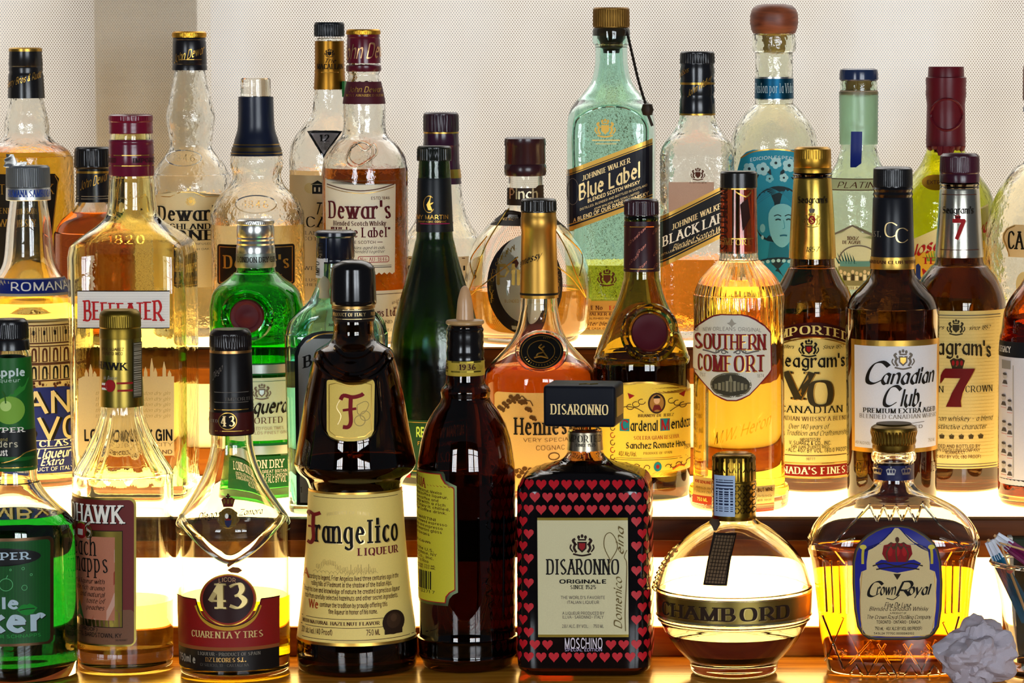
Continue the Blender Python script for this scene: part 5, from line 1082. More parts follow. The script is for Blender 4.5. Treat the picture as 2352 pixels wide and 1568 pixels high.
# ================================================================== counter, left to right
b = Bottle('liqueur_bottle', 27, 1000, -.042, 0, 'green apple liqueur bottle with black cap, cut off by the left edge', FRONT)
b.glass([(800, 40), (812, 46), (1075, 55), (1106, 61), (1135, 78), (1160, 101), (1182, 124), (1200, 136), (1225, 139), (1520, 139), ('base', 132)], glass('#f6fbf4'), floor=.012)
b.liquid(1196, liquid('#055618'))
b.lathe('cap', [(732, 35), (737, 41), (741, 42), (776, 43), (778, 42), (782, 44), (802, 45)], BLACKP, knurl=(56, .0003, 743, 774))
GL = plain('#155c1c', .4); GD = plain('#0c3c12', .4)
b.band('neck_sleeve', 818, 1076, GL)
L = b.label('neck_label', .0008); L.rows([(988, -30, 84), (1046, -32, 86), (1049, -32, 86)], plain('#0f1210', .4), 0); L.rows([(1040, 52, 86), (1050, 40, 86), (1060, -34, 86), (1074, -34, 86)][::1], GD, 1); L.stroke([(-30, 1066), (10, 1062), (40, 1052), (58, 1040), (84, 1036)], 2, I_GOLD, 2, 3); L.line(-30, 86, 1074, 2, I_GOLD)
L.text('Sour Apple', -60, 54, 863, 16, 'bold', ink('#c8d8d0'), 4); L.text('pucker in liqueur', -58, 44, 877, 8, 'sans', ink('#a8c4ac'), 4); L.ell(22, 942, 33, 32, ink('#7ca83c'), 1); L.ell(14, 932, 12, 12, ink('#b8d478'), 2); L.stroke([(14, 926), (12, 908), (6, 898)], 3, ink('#2c5c1c'), 3, 3); L.poly([(16, 912), (40, 890), (64, 868), (54, 896), (34, 912)], ink('#2c7c28'), 2)
L.text('DEKUYPER.', -44, 52, 990+2, 11, 'slab', I_WHT, 4) if False else None
L.text('DEKUYPER', -50, 52, 992, 10, 'slab', I_WHT, 4); L.text('brand', -6, 18, 1012, 7, 'sans', ink('#a89858'), 4); L.text('Bartenders', -46, 40, 1026, 14, 'sans', ink('#c8c0a0'), 4); L.text('Trust', -10, 18, 1045, 14, 'bold', I_WHT, 4); L.done()
L = b.label(); BR = metal('#5a4430', .4); L.rect(-150, 1236, 121, 1484, BR, 0, r=14); L.rect(-146, 1243, 113, 1478, plain('#0f4a1a', .4), 1, r=10)
for i in range(34):
    x = -140+i*7.4; L.stroke([(x, 1476), (min(112, x+0), 1246)], .7, plain('#14601f', .4), 2)
L.ell(-4, 1279, 96, 21, plain('#0b0d0c', .4), 3, 14, 12); L.text('DEKUYPER', -90, 64, 1284, 15, 'slab', ink('#b0c4d0'), 5)
for x, y, r_ in ((55, 1350, 6), (52, 1306, 3), (70, 1321, 2.5), (24, 1308, 2)): L.ring(x, y, r_, r_, 1.2, ink('#5cb070'), 3, n=14)
L.ring(14, 1342, 15, 14, 1.5, ink('#5cb070'), 3, n=20); L.stroke([(14, 1328), (18, 1320)], 1.5, ink('#5cb070'), 3)
SL = ink('#a8bcc4'); L.text('apple', -70, 42, 1396, 24, 'bold', SL, 4); L.text('pucker', -110, 98, 1448, 46, 'bold', SL, 4, shadow=(2, 2, I_BLK)); LP = ink('#1c7c2c'); L.poly([(38, 1400), (48, 1390), (56, 1388), (60, 1390), (66, 1387), (76, 1392), (84, 1398), (74, 1410), (60, 1414), (48, 1410)], LP, 3); L.stroke([(44, 1401), (60, 1399), (78, 1399)], 2, I_BLK, 4, 3); L.text('SWEET & SOUR SCHNAPPS', -80, 92, 1464, 7, 'sans', ink('#2c8c3c'), 4, fine=2); L.done()

b = Bottle('schnapps_bottle', 285.5, 1300, .0, 0, 'peach schnapps bottle with gold cap, fluted shoulder and red label turned to the left', FRONT)
b.glass([(766, 43), (775, 45), (930, 47), (960, 52), (1000, 66), (1040, 86), (1070, 105), (1084, 112), (1098, 113.5), (1180, 113.5), (1522, 113), ('base', 106)], CLEAR, floor=.016, flute=(15, .035, 934, 1096), N=120)
b.liquid(1394, liquid('#f0dc80'))
b.lathe('cap', [(711, 38), (717, 45), (722, 46.5), (750, 47), (752, 46), (757, 47.5), (775, 48)], metal('#7a6424', .4), knurl=(56, .0003, 724, 749))
b.lathe('capsule', [(775, 46), (779, 47), (850, 48), (925, 51), (931, 51)], metal('#98823a', .3))
L = b.label('capsule_print', on='capsule'); L.text('MOHAWK', 196, 290, 848, 16, 'serifb', I_BLK, slope=.04); L.text('BY V. SUAREZ', 236, 284, 805, 6, 'sans', I_BRN, fine=2); L.text('PUERTO RICO', 238, 282, 815, 6, 'sans', I_BRN, fine=2); L.text('Mr. Boston', 240, 268, 872, 8, 'script', I_GREY2); L.line(268, 312, 880, 4.5, I_RED); L.line(270, 314, 897, 4.5, I_RED); L.ell(254, 886, 11, 14, I_RED, 3); L.rect(236, 880, 247, 896, I_WHT, 3, n=3); L.rect(236, 885, 247, 891, I_RED, 4, n=3)
L.rect(304, 788, 324, 915, ink('#3c3624'), 2, n=4); L.barcode(306, 790, 322, 913, I_GREY2, 3, False, 60); L.done()
L = b.label(); LR = paper('#6e1a14', .2); L.rect(118, 1143, 312, 1484, metal('#8c7a3a', .35), 0, r=16); L.rect(121, 1148, 307, 1480, LR, 1, r=14); L.rect(121, 1400, 307, 1480, paper('#7a5034', .2), 2, r=10)
L.rect(130, 1219, 281, 1440, metal('#7c6c30', .35), 2); L.frame(130, 1219, 281, 1440, 1.6, I_BLK, 3); PCH = paper('#c07858', .2); L.rect(140, 1233, 264, 1424, PCH, 3)
for t in (0, 1, 2): L.poly([(150+t*34, 1424), (180+t*34, 1424), (264, 1290+t*50), (264, 1260+t*50)], paper('#d8a890' if t != 1 else '#a84830', .2), 4)
L.ell(160, 1372, 34, 50, paper('#d87838', .2), 4); L.poly([(180, 1424), (186, 1380), (196, 1424)], ink('#2c6c2c'), 5)
L.text('MOHAWK', 152, 280, 1200, 39, 'serifb', I_WHT, 6, shadow=(2, 2, I_BLK)); L.text('Peach', 171, 222, 1276, 42, 'serif', I_BLK, 7); L.text('Schnapps', 158, 249, 1314, 42, 'serif', I_BLK, 7)
L.ell(190, 1222, 12, 18, I_RED, 6); L.rect(183, 1218, 194, 1232, I_WHT, 7, n=3); L.stroke([(204, 1240), (212, 1225), (200, 1214), (210, 1200)], 5, I_GREY2, 6, 4); L.ring(206, 1222, 7, 14, 2.5, I_GOLD, 7, n=14); L.poly([(182, 1204), (190, 1196), (198, 1204), (196, 1210), (184, 1210)], ink('#7c8c2c'), 6)
for i, (t, x0) in enumerate((('A flavorful liqueur with', 166), ('the rich aroma', 181), ('and natural', 188), ('taste of', 202), ('peaches', 202))): L.text(t, x0, 241, 1341+i*15, 11, 'ital', I_BLK, 7)
L.text('15% ALC/VOL (30 PROOF)', 130, 226, 1450, 8, 'sans', I_BLK, 6, fine=3); L.text('MOHAWK PRODUCTS, BARDSTOWN, KY', 124, 279, 1463, 9, 'sans', I_BLK, 6, fine=3); L.text('SKU 10293857', 266, 292, 1471, 4, 'sans', I_BLK, 6, fine=2); L.done()

b = Bottle('liqueur_bottle', 534, 1100, -.024, 0, 'clear long-necked liqueur bottle with black capsule, red label and round numeral badge', FRONT)
b.glass([(800, 42), (995, 47), (1028, 49), (1062, 57), (1100, 72), (1140, 95), (1172, 116), (1190, 127), (1202, 131), (1214, 130.5), (1226, 130), (1300, 130), (1525, 130.5), ('base', 124)], CLEAR, floor=.015)
b.liquid(1385, liquid('#f2c814'))
b.lathe('cap', [(755, 40), (760, 45), (765, 47), (802, 48), (804, 47)], plastic('#17100e', .35), knurl=(52, .0005, 768, 794))
b.lathe('capsule', [(804, 46), (808, 48), (940, 50), (990, 51), (996, 50)], plain('#120f0e', .32)); b.lathe('gold_ring', [(802, 48), (808, 48.4)], metal('#b88850', .35))
b.lathe('numeral_band', [(943, 50.6), (945, 51), (991, 52), (993, 51.5)], plain('#421410', .35))
L = b.label('capsule_print', on='capsule'); L.text('IMPORTED', 518, 578, 920, 7, 'serif', I_GRY); L.line(482, 582, 901, 1.4, I_GRY); L.line(482, 582, 921+3, 1.4, I_GRY); L.text('Diego', 490, 512, 862, 14, 'script', I_GRY, slope=-1.2); L.line(482, 582, 941, 1.8, I_GOLD); L.line(482, 584, 990, 1.8, I_GOLD); L.done()
L = b.label('numeral_print', on='numeral_band'); L.ell(523, 967, 21, 20, I_GOLD, 1); L.ell(523, 967, 19, 18, I_BLK, 2); L.text('43', 508, 539, 978, 22, 'serifb', PG, 4, shadow=(1, 1, I_BRN)); L.text('IMPORTED', 464, 502, 970, 6, 'serif', I_GREY2); L.done()
L = b.label('enamel_crest', .0004); L.crown(524, 1154, 17, ink('#5a2018'), I_GOLD); L.stroke([(524, 1134), (524, 1148)], 4, I_BLK); L.stroke([(519, 1140), (529, 1140)], 3, I_BLK); L.ell(524, 1190, 21, 24, I_GOLD, 1); L.crest(524, 1190, 23, ink('#6a5228'), ink('#7a1c18'), 2); L.poly([(516, 1196), (532, 1196), (530, 1206), (524, 1212), (518, 1206)], ink('#2c2c4c'), 5); L.ell(521, 1186, 4, 6, I_WHT, 6, 4, 6); L.ell(528, 1188, 3, 5, I_BLK, 6, 4, 6)
L.text('Diego', 457, 498, 1193, 15, 'script', I_BLK, slope=-.22); L.text('Zamora', 548, 600, 1184, 13, 'script', I_BLK, slope=.0); L.done()
L = b.label('enamel_mark', .0004); L.poly([(521, 1296), (530, 1288), (542, 1286), (536, 1294), (524, 1302)], ink('#6a3a14'), 1); L.poly([(522, 1308), (534, 1301), (548, 1303), (556, 1310), (546, 1316), (530, 1314)], ink('#6a3a14'), 1); L.done()
b.ridges('facet_edges', [[(412, 1196), (440, 1225), (480, 1260), (512, 1280), (528, 1284), (545, 1280), (580, 1260), (622, 1225), (652, 1196)]], 22, CLEAR, .0009)
L = b.label(); RD = paper('#8e1612', .3); L.rows([(1378, 408, 452), (1396, 408, 457), (1404, 408, 460)], RD, 0); L.rows([(1378, 598, 641), (1396, 594, 641), (1404, 590, 641)], RD, 0); L.rows([(1404, 408, 641), (1486, 408, 641)], RD, 0)
L.ell(524, 1377, 64, 60, metal('#d0a040', .3), 1, 20, 20); L.ell(524, 1377, 61, 57, paper('#a83018', .3), 2, 20, 20); L.ell(524, 1376, 57, 54, plain('#2c1210', .4), 3, 20, 20); [L.text(ch, x0, x1, 1395, 54, 'serifb', metal('#d8c080', .3), 5, shadow=(2.5, 1, ink('#6a5228'))) for ch, x0, x1 in (('4', 479, 523), ('3', 522, 566))]; L.text('LICOR', 503, 541, 1334, 9, 'sans', ink('#b88a60'), 5, arc=3)
L.stroke([(452, 1392), (466, 1420), (490, 1437), (524, 1443), (558, 1437), (582, 1420), (596, 1392)], 9, paper('#d8a828', .3), 1, 5); L.stroke([(408, 1378), (452, 1378)], 2.4, I_BLK, 3); L.stroke([(598, 1378), (641, 1378)], 2.4, I_BLK, 3); L.stroke([(452, 1378), (462, 1412), (490, 1432), (524, 1438), (558, 1432), (586, 1412), (598, 1378)], 2, I_BLK, 4, 4)
L.text('CUARENTA Y TRES', 443, 602, 1464, 14, 'serifb', paper('#e8cc80'), 5); L.rect(408, 1486, 640, 1494, ink('#8a4a24'), 1); L.rect(408, 1494, 640, 1541, plain('#17110e', .4), 1); L.text('LIQUEUR - PRODUCT OF SPAIN', 457, 596, 1505, 7, 'serif', I_GREY2, 4, fine=3); L.text('DZ LICORES S.L.', 474, 564, 1519, 9, 'serifb', metal('#c89c58', .4), 4); L.text('750ml e', 416, 451, 1525, 15, 'bold', I_GREY2, 4); L.text('C/ SILICIO, 10 - CARTAGENA', 462, 570, 1530, 6, 'serif', I_GRY, 4, fine=2); L.done()

FG = glass('#7c5c34')
b = Bottle('liqueur_bottle', 816, 1100, -.008, 0, 'dark brown robe-shaped hazelnut liqueur bottle with black domed cap and cream label', FRONT)
b.glass([(698, 43), (740, 46), (768, 47), (784, 56), (797, 77), (806, 88), (830, 95), (870, 105), (920, 115), (1000, 128), (1050, 138), (1066, 139), (1082, 130), (1096, 115), (1106, 109), (1116, 106), (1130, 107), (1250, 114), (1380, 126), (1470, 138), (1510, 142), ('base', 135)], FG, floor=.012)
b.liquid(1060, liquid('#a87230'))
b.lathe('cap', [(596, 8), (598, 24), (604, 40), (611, 47), (616, 50), (620, 49.5), (626, 51), (660, 52), (688, 53), (696, 53), (700, 50)], plastic('#0e0d0e', .22), sm=False, angle=60)
b.lathe('gold_ring', [(700, 49.5), (706, 49.8)], metal('#a8824a', .35))
b.lathe('neck_band', [(709, 47.5), (711, 48), (733, 49), (736, 48)], plain('#1a1412', .35))
L = b.label('band_print', on='neck_band'); L.text('PRODUCT OF ITALY', 767, 838, 726, 7, 'serifb', PG); L.text('PRODUCT OF', 850, 862, 726, 7, 'serifb', PG, fine=2); L.line(760, 858, 712.5, 1.6, PG); L.line(760, 858, 733, 1.6, PG); L.done()
b.ridges('hood_folds', [[(738, 812), (756, 838), (790, 856), (812, 860), (836, 856), (868, 838), (886, 812)], [(726, 828), (750, 858), (790, 876), (812, 879), (836, 876), (872, 858), (896, 828)], [(770, 800), (790, 815), (812, 819), (834, 815), (856, 800)]], 12, FG, .0032)
b.ridges('robe_edges', [[(744, 870), (736, 940), (740, 980), (760, 1008), (790, 1016)], [(866, 870), (872, 940), (868, 980), (850, 1008), (822, 1016)], [(806, 1018), (806, 1050), (804, 1085)]], 8, FG, .0022)
L = b.label('shield_label'); CG = paper('#f0cc60', .08); L.rows([(872, 754, 772), (872.5, 752, 790), (876, 751, 814), (878, 751, 850), (873, 840, 858)][:0] or [(873, 756, 770), (875, 752, 786), (879, 751, 859), (884, 751, 860), (990, 751, 858), (1002, 757, 852), (1009, 772, 838), (1013, 795, 815)], CG, 0); L.rows([(872, 842, 854), (875, 826, 857), (879, 751, 859)], CG, 0)
L.stroke([(757, 990), (757, 884), (772, 880), (805, 888), (838, 880), (852, 884), (852, 990), (838, 1002), (805, 1006), (772, 1002), (757, 990)], 1.6, I_GOLD, 2); FR_ = ink('#7c1418')
L.stroke([(783, 918), (790, 908), (810, 912), (828, 908), (834, 904)], 9, FR_, 4, 4); L.stroke([(806, 912), (805, 940), (806, 968), (800, 980), (788, 980)], 9, FR_, 4, 4); L.stroke([(788, 942), (818, 938)], 6, FR_, 4); L.stroke([(784, 915), (774, 935), (784, 955), (776, 975)], 1.8, PG, 3, 4); HZ = ink('#a88a50'); L.ring(826, 966, 12, 12, 1.6, HZ, 3, n=20); L.ring(838, 955, 11, 11, 1.4, HZ, 3, n=20); L.stroke([(820, 930), (838, 922), (846, 930), (836, 948), (822, 950), (820, 930)], 1.5, HZ, 3, 4); L.done()
L = b.label(); FC = paper('#f8d878', .08); L.rows([(1133, 701, 932), (1480, 676, 956)], FC, 0, n=30); L.rows([(1131, 701, 932), (1136, 701, 932)], I_GOLD, 1); L.line(708, 926, 1144, 1.2, I_BRN); L.rows([(1477, 676, 957), (1484, 676, 957)], I_GOLD, 1); L.line(682, 950, 1470, 1.4, I_BRN)
L.text('PRODUCT OF ITALY', 752, 850, 1180, 7, 'thin', PG, 3, arc=6); FK = ink('#15100c')
L.stroke([(709, 1192), (713, 1182), (724, 1186), (738, 1180)], 8, FR_, 4, 4); L.stroke([(722, 1184), (721, 1215), (722, 1240), (716, 1252), (708, 1250)], 8, FR_, 4, 4); L.stroke([(710, 1216), (729, 1213)], 5, FR_, 4); L.text('rangelico', 727, 911, 1246, 50, 'serifb', FK, 4, shadow=(1.6, 1.6, PG)); L.text('LIQUEUR', 822, 911, 1275, 16, 'serifb', ink('#6a1820'), 4)
SK = ink('#c0a058')
rr = random.Random(21)
for i in range(34):
    x = 728+i*3.9; y = 1306-20*math.exp(-((x-752)/20)**2)+rr.uniform(-3, 6); L.stroke([(x, y+8), (x, y), (x+4, y-2), (x+5, y+9)], 1, SK, 2)
for i in range(16): x = 720+i*9; L.stroke([(x, 1318+rr.uniform(-4, 4)), (x+6, 1312), (x+12, 1318)], 1, SK, 2)
for x in (806, 822, 829, 846): L.stroke([(x, 1314), (x, 1296)], 1.6, SK, 2)
for i, (t, x0, x1) in enumerate((('ccording to legend, Friar Angelico lived three centuries ago in the', 712, 913), ('rolling hills of Piedmont in the shadow of the Italian Alps.', 717, 898), ('Through his love and knowledge of nature he created a precious liqueur', 700, 916), ('made from carefully selected hazelnuts and other secret ingredients.', 703, 912))): L.text(t, x0, x1, 1333+i*15, 10.5, 'sans', I_BRN, 4, fine=2)
L.text('A', 700, 711, 1333, 19, 'black', ink('#a84818'), 4); L.text('We', 712, 733, 1400, 18, 'black', ink('#a83c18'), 4); L.text('continue the tradition by proudly offering this', 736, 888, 1395, 10.5, 'sans', I_BRN, 4, fine=2); L.text('fine liqueur in honor of his name.', 756, 866, 1410, 10.5, 'sans', I_BRN, 4, fine=2)
L.line(694, 880, 1422, 1.2, I_BRN); L.line(692, 880, 1442, 1.2, I_BRN); L.text('WITH NATURAL HAZELNUT FLAVOR', 697, 870, 1436, 7.5, 'serifb', I_BRN, 4, fine=3); L.text('20% alc./vol. (40 Proof)', 695, 764, 1459, 12, 'sans', I_BRN, 4, fine=3); L.text('750 ML', 840, 872, 1459, 12, 'sans', I_BRN, 4)
L.ell(902, 1434, 25, 28, ink('#2c1c10'), 5, 14, 14); L.rect(882, 1440, 922, 1461, ink('#2c1c10'), 5); L.ell(902, 1430, 16, 18, ink('#3c2818'), 6); L.ell(902, 1424, 7, 9, ink('#4c3420'), 7, 5, 6); L.done()

KG = glass('#74461e')
b = Bottle('liqueur_bottle', 1071, 1100, .0, 0, 'dark brown coffee liqueur bottle with tan pour spout and yellow label turned to its left', FRONT)
b.glass([(744, 37), (752, 40), (776, 40), (822, 41), (860, 43), (880, 46), (890, 54), (898, 57), (906, 56), (912, 55), (918, 57), (924, 60), (945, 75), (975, 91), (1010, 102), (1050, 109), (1085, 112), (1200, 112), (1436, 110), (1448, 112), (1456, 115), (1464, 113), (1480, 112), (1492, 111), (1500, 112), (1520, 109), ('base', 102)], KG, floor=.012)
b.liquid(1118, liquid('#3c1c08'))
b.lathe('pour_spout', [(656, 2), (660, 7), (668, 11), (690, 16.5), (715, 19), (734, 20.5)], plastic('#c89c70', .4), sm=True)
b.lathe('spout_flange', [(733, 22), (735, 42), (738, 44), (742, 44), (745, 40)], plastic('#b8905c', .45))
b.lathe('neck_collar', [(752, 41), (756, 43), (762, 41.5), (770, 43), (778, 42), (786, 43), (794, 41.5), (802, 43.5), (810, 44), (818, 42.5), (825, 44)], plastic('#0f0c0b', .25))
b.lathe('neck_band', [(826, 43.5), (827, 44), (858, 45), (860, 44)], paper('#c8a838', .1))
L = b.label('band_print', on='neck_band'); L.line(1026, 1118, 832, 3.5, metal('#8c7a30', .35)); L.line(1026, 1118, 854, 3.5, metal('#8c7a30', .35)); L.text('1936', 1055, 1091, 849, 12, 'serifb', ink('#3c0c14'), 4)
for i in range(22): x = 1050+i*2.6; L.stroke([(x, 838+4*sin(i)), (x+2, 843), (x, 850)], .6, ink('#9c8424'), 2, 3)
L.text('1936', 1006, 1031, 849, 12, 'serifb', ink('#3c0c14'), 4); L.done()
L = b.label('back_label'); KY = paper('#d8cc30', .2); KS = metal('#6c7a58', .35)
L.rows([(1084, 850, 1018), (1090, 850, 1022), (1104, 850, 1024), (1112, 850, 1040), (1116, 850, 1049), (1360, 850, 1052), (1366, 850, 1040), (1376, 850, 1032), (1392, 850, 1029)], KS, 0, n=26); L.rows([(1089, 850, 1013), (1098, 850, 1016), (1110, 850, 1024), (1119, 850, 1042), (1122, 850, 1044), (1355, 850, 1046), (1362, 850, 1034), (1372, 850, 1026), (1386, 850, 1024)], I_RED, 1, n=26); L.rows([(1091, 850, 1011), (1100, 850, 1014), (1112, 850, 1022), (1121, 850, 1040), (1124, 850, 1042), (1353, 850, 1044), (1360, 850, 1032), (1370, 850, 1024), (1384, 850, 1022)], KY, 2, n=26)
L.text('KAHLUA', 930, 978, 1118, 20, 'serifb', ink('#8c2818'), 4, slope=.25)
rr = random.Random(31)
W_ = ['the mountains of Veracruz, Mexico', 'KAHLUA rum and coffee liqueur.', 'roasted Arabica coffee and', 'dark intensity with a rich', 'and caramel. Enjoy it chilled,', 'in a cocktail or coffee drink.', '', 'ESPRESSO MARTINI', 'one part fresh brewed espresso', 'KAHLUA, vodka and espresso', 'into a chilled martini glass', 'with coffee beans', '', 'kahlua.com', '', 'Bottled in the U.S.', 'Company, Purchase, NY', 'Suarez & Co., Inc.', 'San Juan, Puerto Rico']
EX = [1016, 1030, 1008, 1024, 1034, 1026, 0, 1002, 1028, 1018, 1016, 988, 0, 990, 0, 998, 1004, 998, 986]
for i, t in enumerate(W_):
    if t: L.text(t, 905, EX[i], 1131+i*9.0, 6, 'sans', I_BRN, 4, slope=.1, fine=2)
for i in range(2): L.text('CONTAINS CAFFEINE 750 ML', 900, 1002, 1305+i*5.5, 3.6, 'sans', I_BRN, 4, fine=2)
L.barcode(930, 1316, 994, 1358, I_BLK, 4, True, 30); L.text('0 89540 12271 7', 928, 1000, 1366, 6, 'sans', I_BLK, 4, fine=2); L.done()
b.ridges('embossed_lettering', [[(1128+7*sin(i*1.3), 1096+i*26), (1122+6*cos(i), 1106+i*26), (1130, 1116+i*26)] for i in range(13)]+[[(1098, 1190), (1098, 1430)], [(1158, 1190), (1156, 1430)]], 4, KG, .0012)

b = Bottle('liqueur_bottle', 1345, 1200, -.005, 0, 'square black liqueur bottle covered in red hearts with big black box cap', FRONT, n=7.0, dr=.82)
b.glass([(984, 38), (1030, 40), (1046, 46), (1058, 62), (1068, 88, .3), (1078, 118, .7), (1090, 138, 1), (1106, 148, 1), (1130, 151, 1), (1300, 152, 1), (1500, 152, 1), (1522, 150, 1), ('base', 142, 1)], glass('#e8c8a0'), wall=.003, floor=.01)
b.liquid(1062, liquid('#a82c08'))
CA_, SA_ = cos(.11), sin(.11)
def TURN(m): m.v = [(b.x+(x-b.x)*CA_+(y-b.y)*SA_, b.y-(x-b.x)*SA_+(y-b.y)*CA_, z) for x, y, z in m.v]
m = MB(); z1 = py2z(888, b.d-.03); z0 = py2z(983, b.d-.03); s_ = zc(b.d-.03, z0)/F; hw = 84*s_
m.box((b.x-hw-.001, b.y-hw*.78, z0), (b.x+hw-.001, b.y+hw*.78, z1), 0, .0028); TURN(m); o = m.build('box_cap', plain('#0f111a', .5, 0, .12), b.e)
m = MB(); m.box((b.x+hw-.0012, b.y-hw*.6, z0+.008), (b.x+hw-.0004, b.y+hw*.6, z1-.010)); TURN(m); m.build('cap_side_plate', metal('#8c7428', .4), b.e)
# lettering on the flat cap front: a flat guide surface
class Flat:
    """flat upright face, same drawing interface as a bottle front"""
    def __init__(s, e, y, x): s.e = e; s.y = y; s.d = y-CAMY; s.x = x
    def zf(s, py): return py2z(py, s.d)
    def u_of(s, px, z): return px2x(px, s.d, z)
    def at(s, u, z, off): y = s.y-off; return (s.x+(u-s.x)*CA_+(y-s.cy)*SA_, s.cy-(u-s.x)*SA_+(y-s.cy)*CA_, z)
fc = Flat(b.e, b.y-hw*.78, b.x); fc.cy = b.y; L = Label(fc, 'cap_print', .0002); L.text('DISARONNO', 1272, 1405, 951, 22, 'serifb', PG, 3); L.done()
m = MB(); q = [(b.x-.004+.003*i, b.y-.012+.002*(i % 3), z1+.0002) for i in range(6)]; m.tube([(p[0], p[1], z1+.0001) for p in q], .0007, 0, 6); m.build('cap_top_mark', metal('#8c7428', .4), b.e)
b.band('neck_collar', 990, 1032, metal('#a89c84', .3)); L = b.label('collar_print', .0008); L.text('IMPORTED', 1307, 1378, 1015, 15, 'serif', I_BLK); L.text('SINCE 1525', 1324, 1366, 1025, 6, 'slab', I_BLK, fine=3); L.done()
L = b.label('heart_print'); HB = plain('#0b080a', .1, 0, .35); HR = plain('#b8121f', .4, 0, .3)
L.rows([(1084, 960, 1730), (1092, 960, 1730), (1104, 960, 1730), (1125, 960, 1730), (1300, 960, 1730), (1534, 960, 1730)], HB, 0, n=90)
L.rows([(1084, 960, 1730), (1076, 960, 1730), (1071, 960, 1730)][::-1], HB, 0, n=60)
for i in range(15):
    y = 1112+i*28.2
    for j in range(-7, 21):
        x = 1199+j*29.2+(14.6 if i % 2 == 0 else 0)
        if 1224 < x < 1452 and 1182 < y < 1474: continue
        if abs(y-1478.6) < 4 and 1286 < x < 1400: continue
        z = b.zf(y); u = b.u_of(1345, z)+(x-1345)*zc(b.d-.05, z)/F; r_ = 12.4; I = [L.VU(u+(r_*(16*sin(t)**3)/16)*zc(b.d-.05, z)/F, y-r_*(13*cos(t)-5*cos(2*t)-2*cos(3*t)-cos(4*t))/15, 2) for t in [2*pi*k/18 for k in range(18)]]; c = L.VU(u, y, 2); mi = L._m(HR)
        for k in range(18): L.f.append((c, I[k], I[(k+1) % 18])); L.m.append(mi)
L.text('MOSCHINO', 1297, 1384, 1487, 22, 'sans', ink('#dcd0d8'), 4); L.text('SPECIAL EDITION', 1297, 1383, 1494, 6, 'sans', ink('#b8a8c8'), 4, fine=2); L.done()
L = b.label(name='front_label', off=.0008); DC = paper('#d8ceA0'.lower(), .1); L.rows([(1188, 1234, 1442), (1462, 1236, 1444)], metal('#8c7630', .35), 0); L.rows([(1194, 1234, 1442), (1456, 1236, 1444)], DC, 1)
L.crest(1337, 1252, 26, ink('#2c1a12'), ink('#8c1a1c'), 3); L.text('DISARONNO', 1256, 1422, 1317, 33, 'serifb', FK, 4); L.text('ORIGINALE', 1285, 1393, 1338, 8, 'bold', FK, 4); L.text('SINCE 1525', 1310, 1369, 1351, 8, 'slab', FK, 4, fine=3)
L.text("THE WORLD'S FAVORITE", 1288, 1390, 1374, 6.5, 'sans', I_GRY, 4, fine=3); L.text('ITALIAN LIQUEUR', 1303, 1376, 1385, 6.5, 'sans', I_GRY, 4, fine=3); L.text('A LIQUEUR PRODUCED BY', 1292, 1388, 1410, 6.5, 'sans', I_GRY, 4, fine=3); L.text('ILLVA * SARONNO * ITALY', 1292, 1386, 1419, 6.5, 'sans', I_GRY, 4, fine=3); L.text('28% ALC. BY VOL.', 1291, 1352, 1440, 7, 'sans', I_GRY, 4, fine=3); L.text('750 ML', 1363, 1387, 1440, 7, 'sans', I_GRY, 4, fine=3)
SGN = ink('#6c5a30'); L.text('Domenico', 1428, 1428+118, 1443, 17, 'script', SGN, 5, rot=90) ; L.text('eina', 1432, 1432+62, 1274, 16, 'script', SGN, 5, rot=90); L.stroke([(1402, 1285), (1388, 1255), (1390, 1230), (1402, 1222), (1414, 1236), (1418, 1258), (1404, 1284), (1396, 1300)], 1.8, SGN, 5, 4); L.stroke([(1440, 1262), (1434, 1278), (1440, 1300), (1436, 1400), (1437, 1448)], 1.8, SGN, 5, 4); L.done()

b = Bottle('liqueur_bottle', 1686, 1345, -.03, 0, 'round globe-shaped raspberry liqueur bottle with gold band and gold crown cap', FRONT)
b.glass([(1186, 46), (1198, 58), (1212, 82), (1235, 113), (1265, 143), (1300, 165), (1335, 176), (1342, 178), (1346, 180), (1350, 178), (1395, 177), (1404, 176), (1408, 178), (1412, 174), (1418, 176), (1424, 170), (1450, 157), (1478, 138), (1500, 118), (1514, 104), (1521, 99), (1530, 98), (1543, 100), (1551, 103), ('base', 99)], glass('#fbfaf4'), floor=.020)
b.liquid(1474, liquid('#160508'))
b.lathe('crown_cap', [(1040, 40), (1044, 47), (1048, 49), (1102, 50), (1104, 51.5), (1112, 51.5), (1180, 50.5), (1188, 51), (1191, 50)], metal('#8c6c24', .25), knurl=(24, .0007, 1046, 1101))
L = b.label('cap_pattern', on='crown_cap'); DKG = metal('#3c2c10', .4)
for i in range(-5, 6):
    for q in range(4): x = 1686+i*13; y = 1122+q*17; L.stroke([(x-5, y-7), (x+5, y+7)], 2.4, DKG); L.stroke([(x+5, y-7), (x-5, y+7)], 2.4, DKG)
    L.ell(1686+i*13, 1058, 3.4, 6, DKG, 2, 4, 6); L.stroke([(1686+i*13-5, 1086), (1686+i*13, 1074), (1686+i*13+5, 1086)], 2, DKG)
L.done()
L = b.label('barcode_sticker', .0012, on='crown_cap'); L.rect(1643, 1092, 1688, 1186, paper('#a8bcd8', 0), 0, n=8); L.barcode(1647, 1102, 1684, 1178, ink('#1c2440'), 1, False, 26); L.done()
L = b.label('gold_waistband', .0006); L.rows([(1382, 1440, 1932), (1434, 1440, 1932)], metal('#9c8846', .32), 0, n=60)
for i in (0, 1): L.rows([(1379+i*54, 1440, 1932), (1383+i*54, 1440, 1932)], metal('#d8c48c', .25), 1, n=60)
L.text('CHAMBORD', 1522, 1812, 1425, 29, 'serifb', ink('#2c1c12'), 4, shadow=(1.2, 1.2, metal('#c0a868', .3))); L.done()
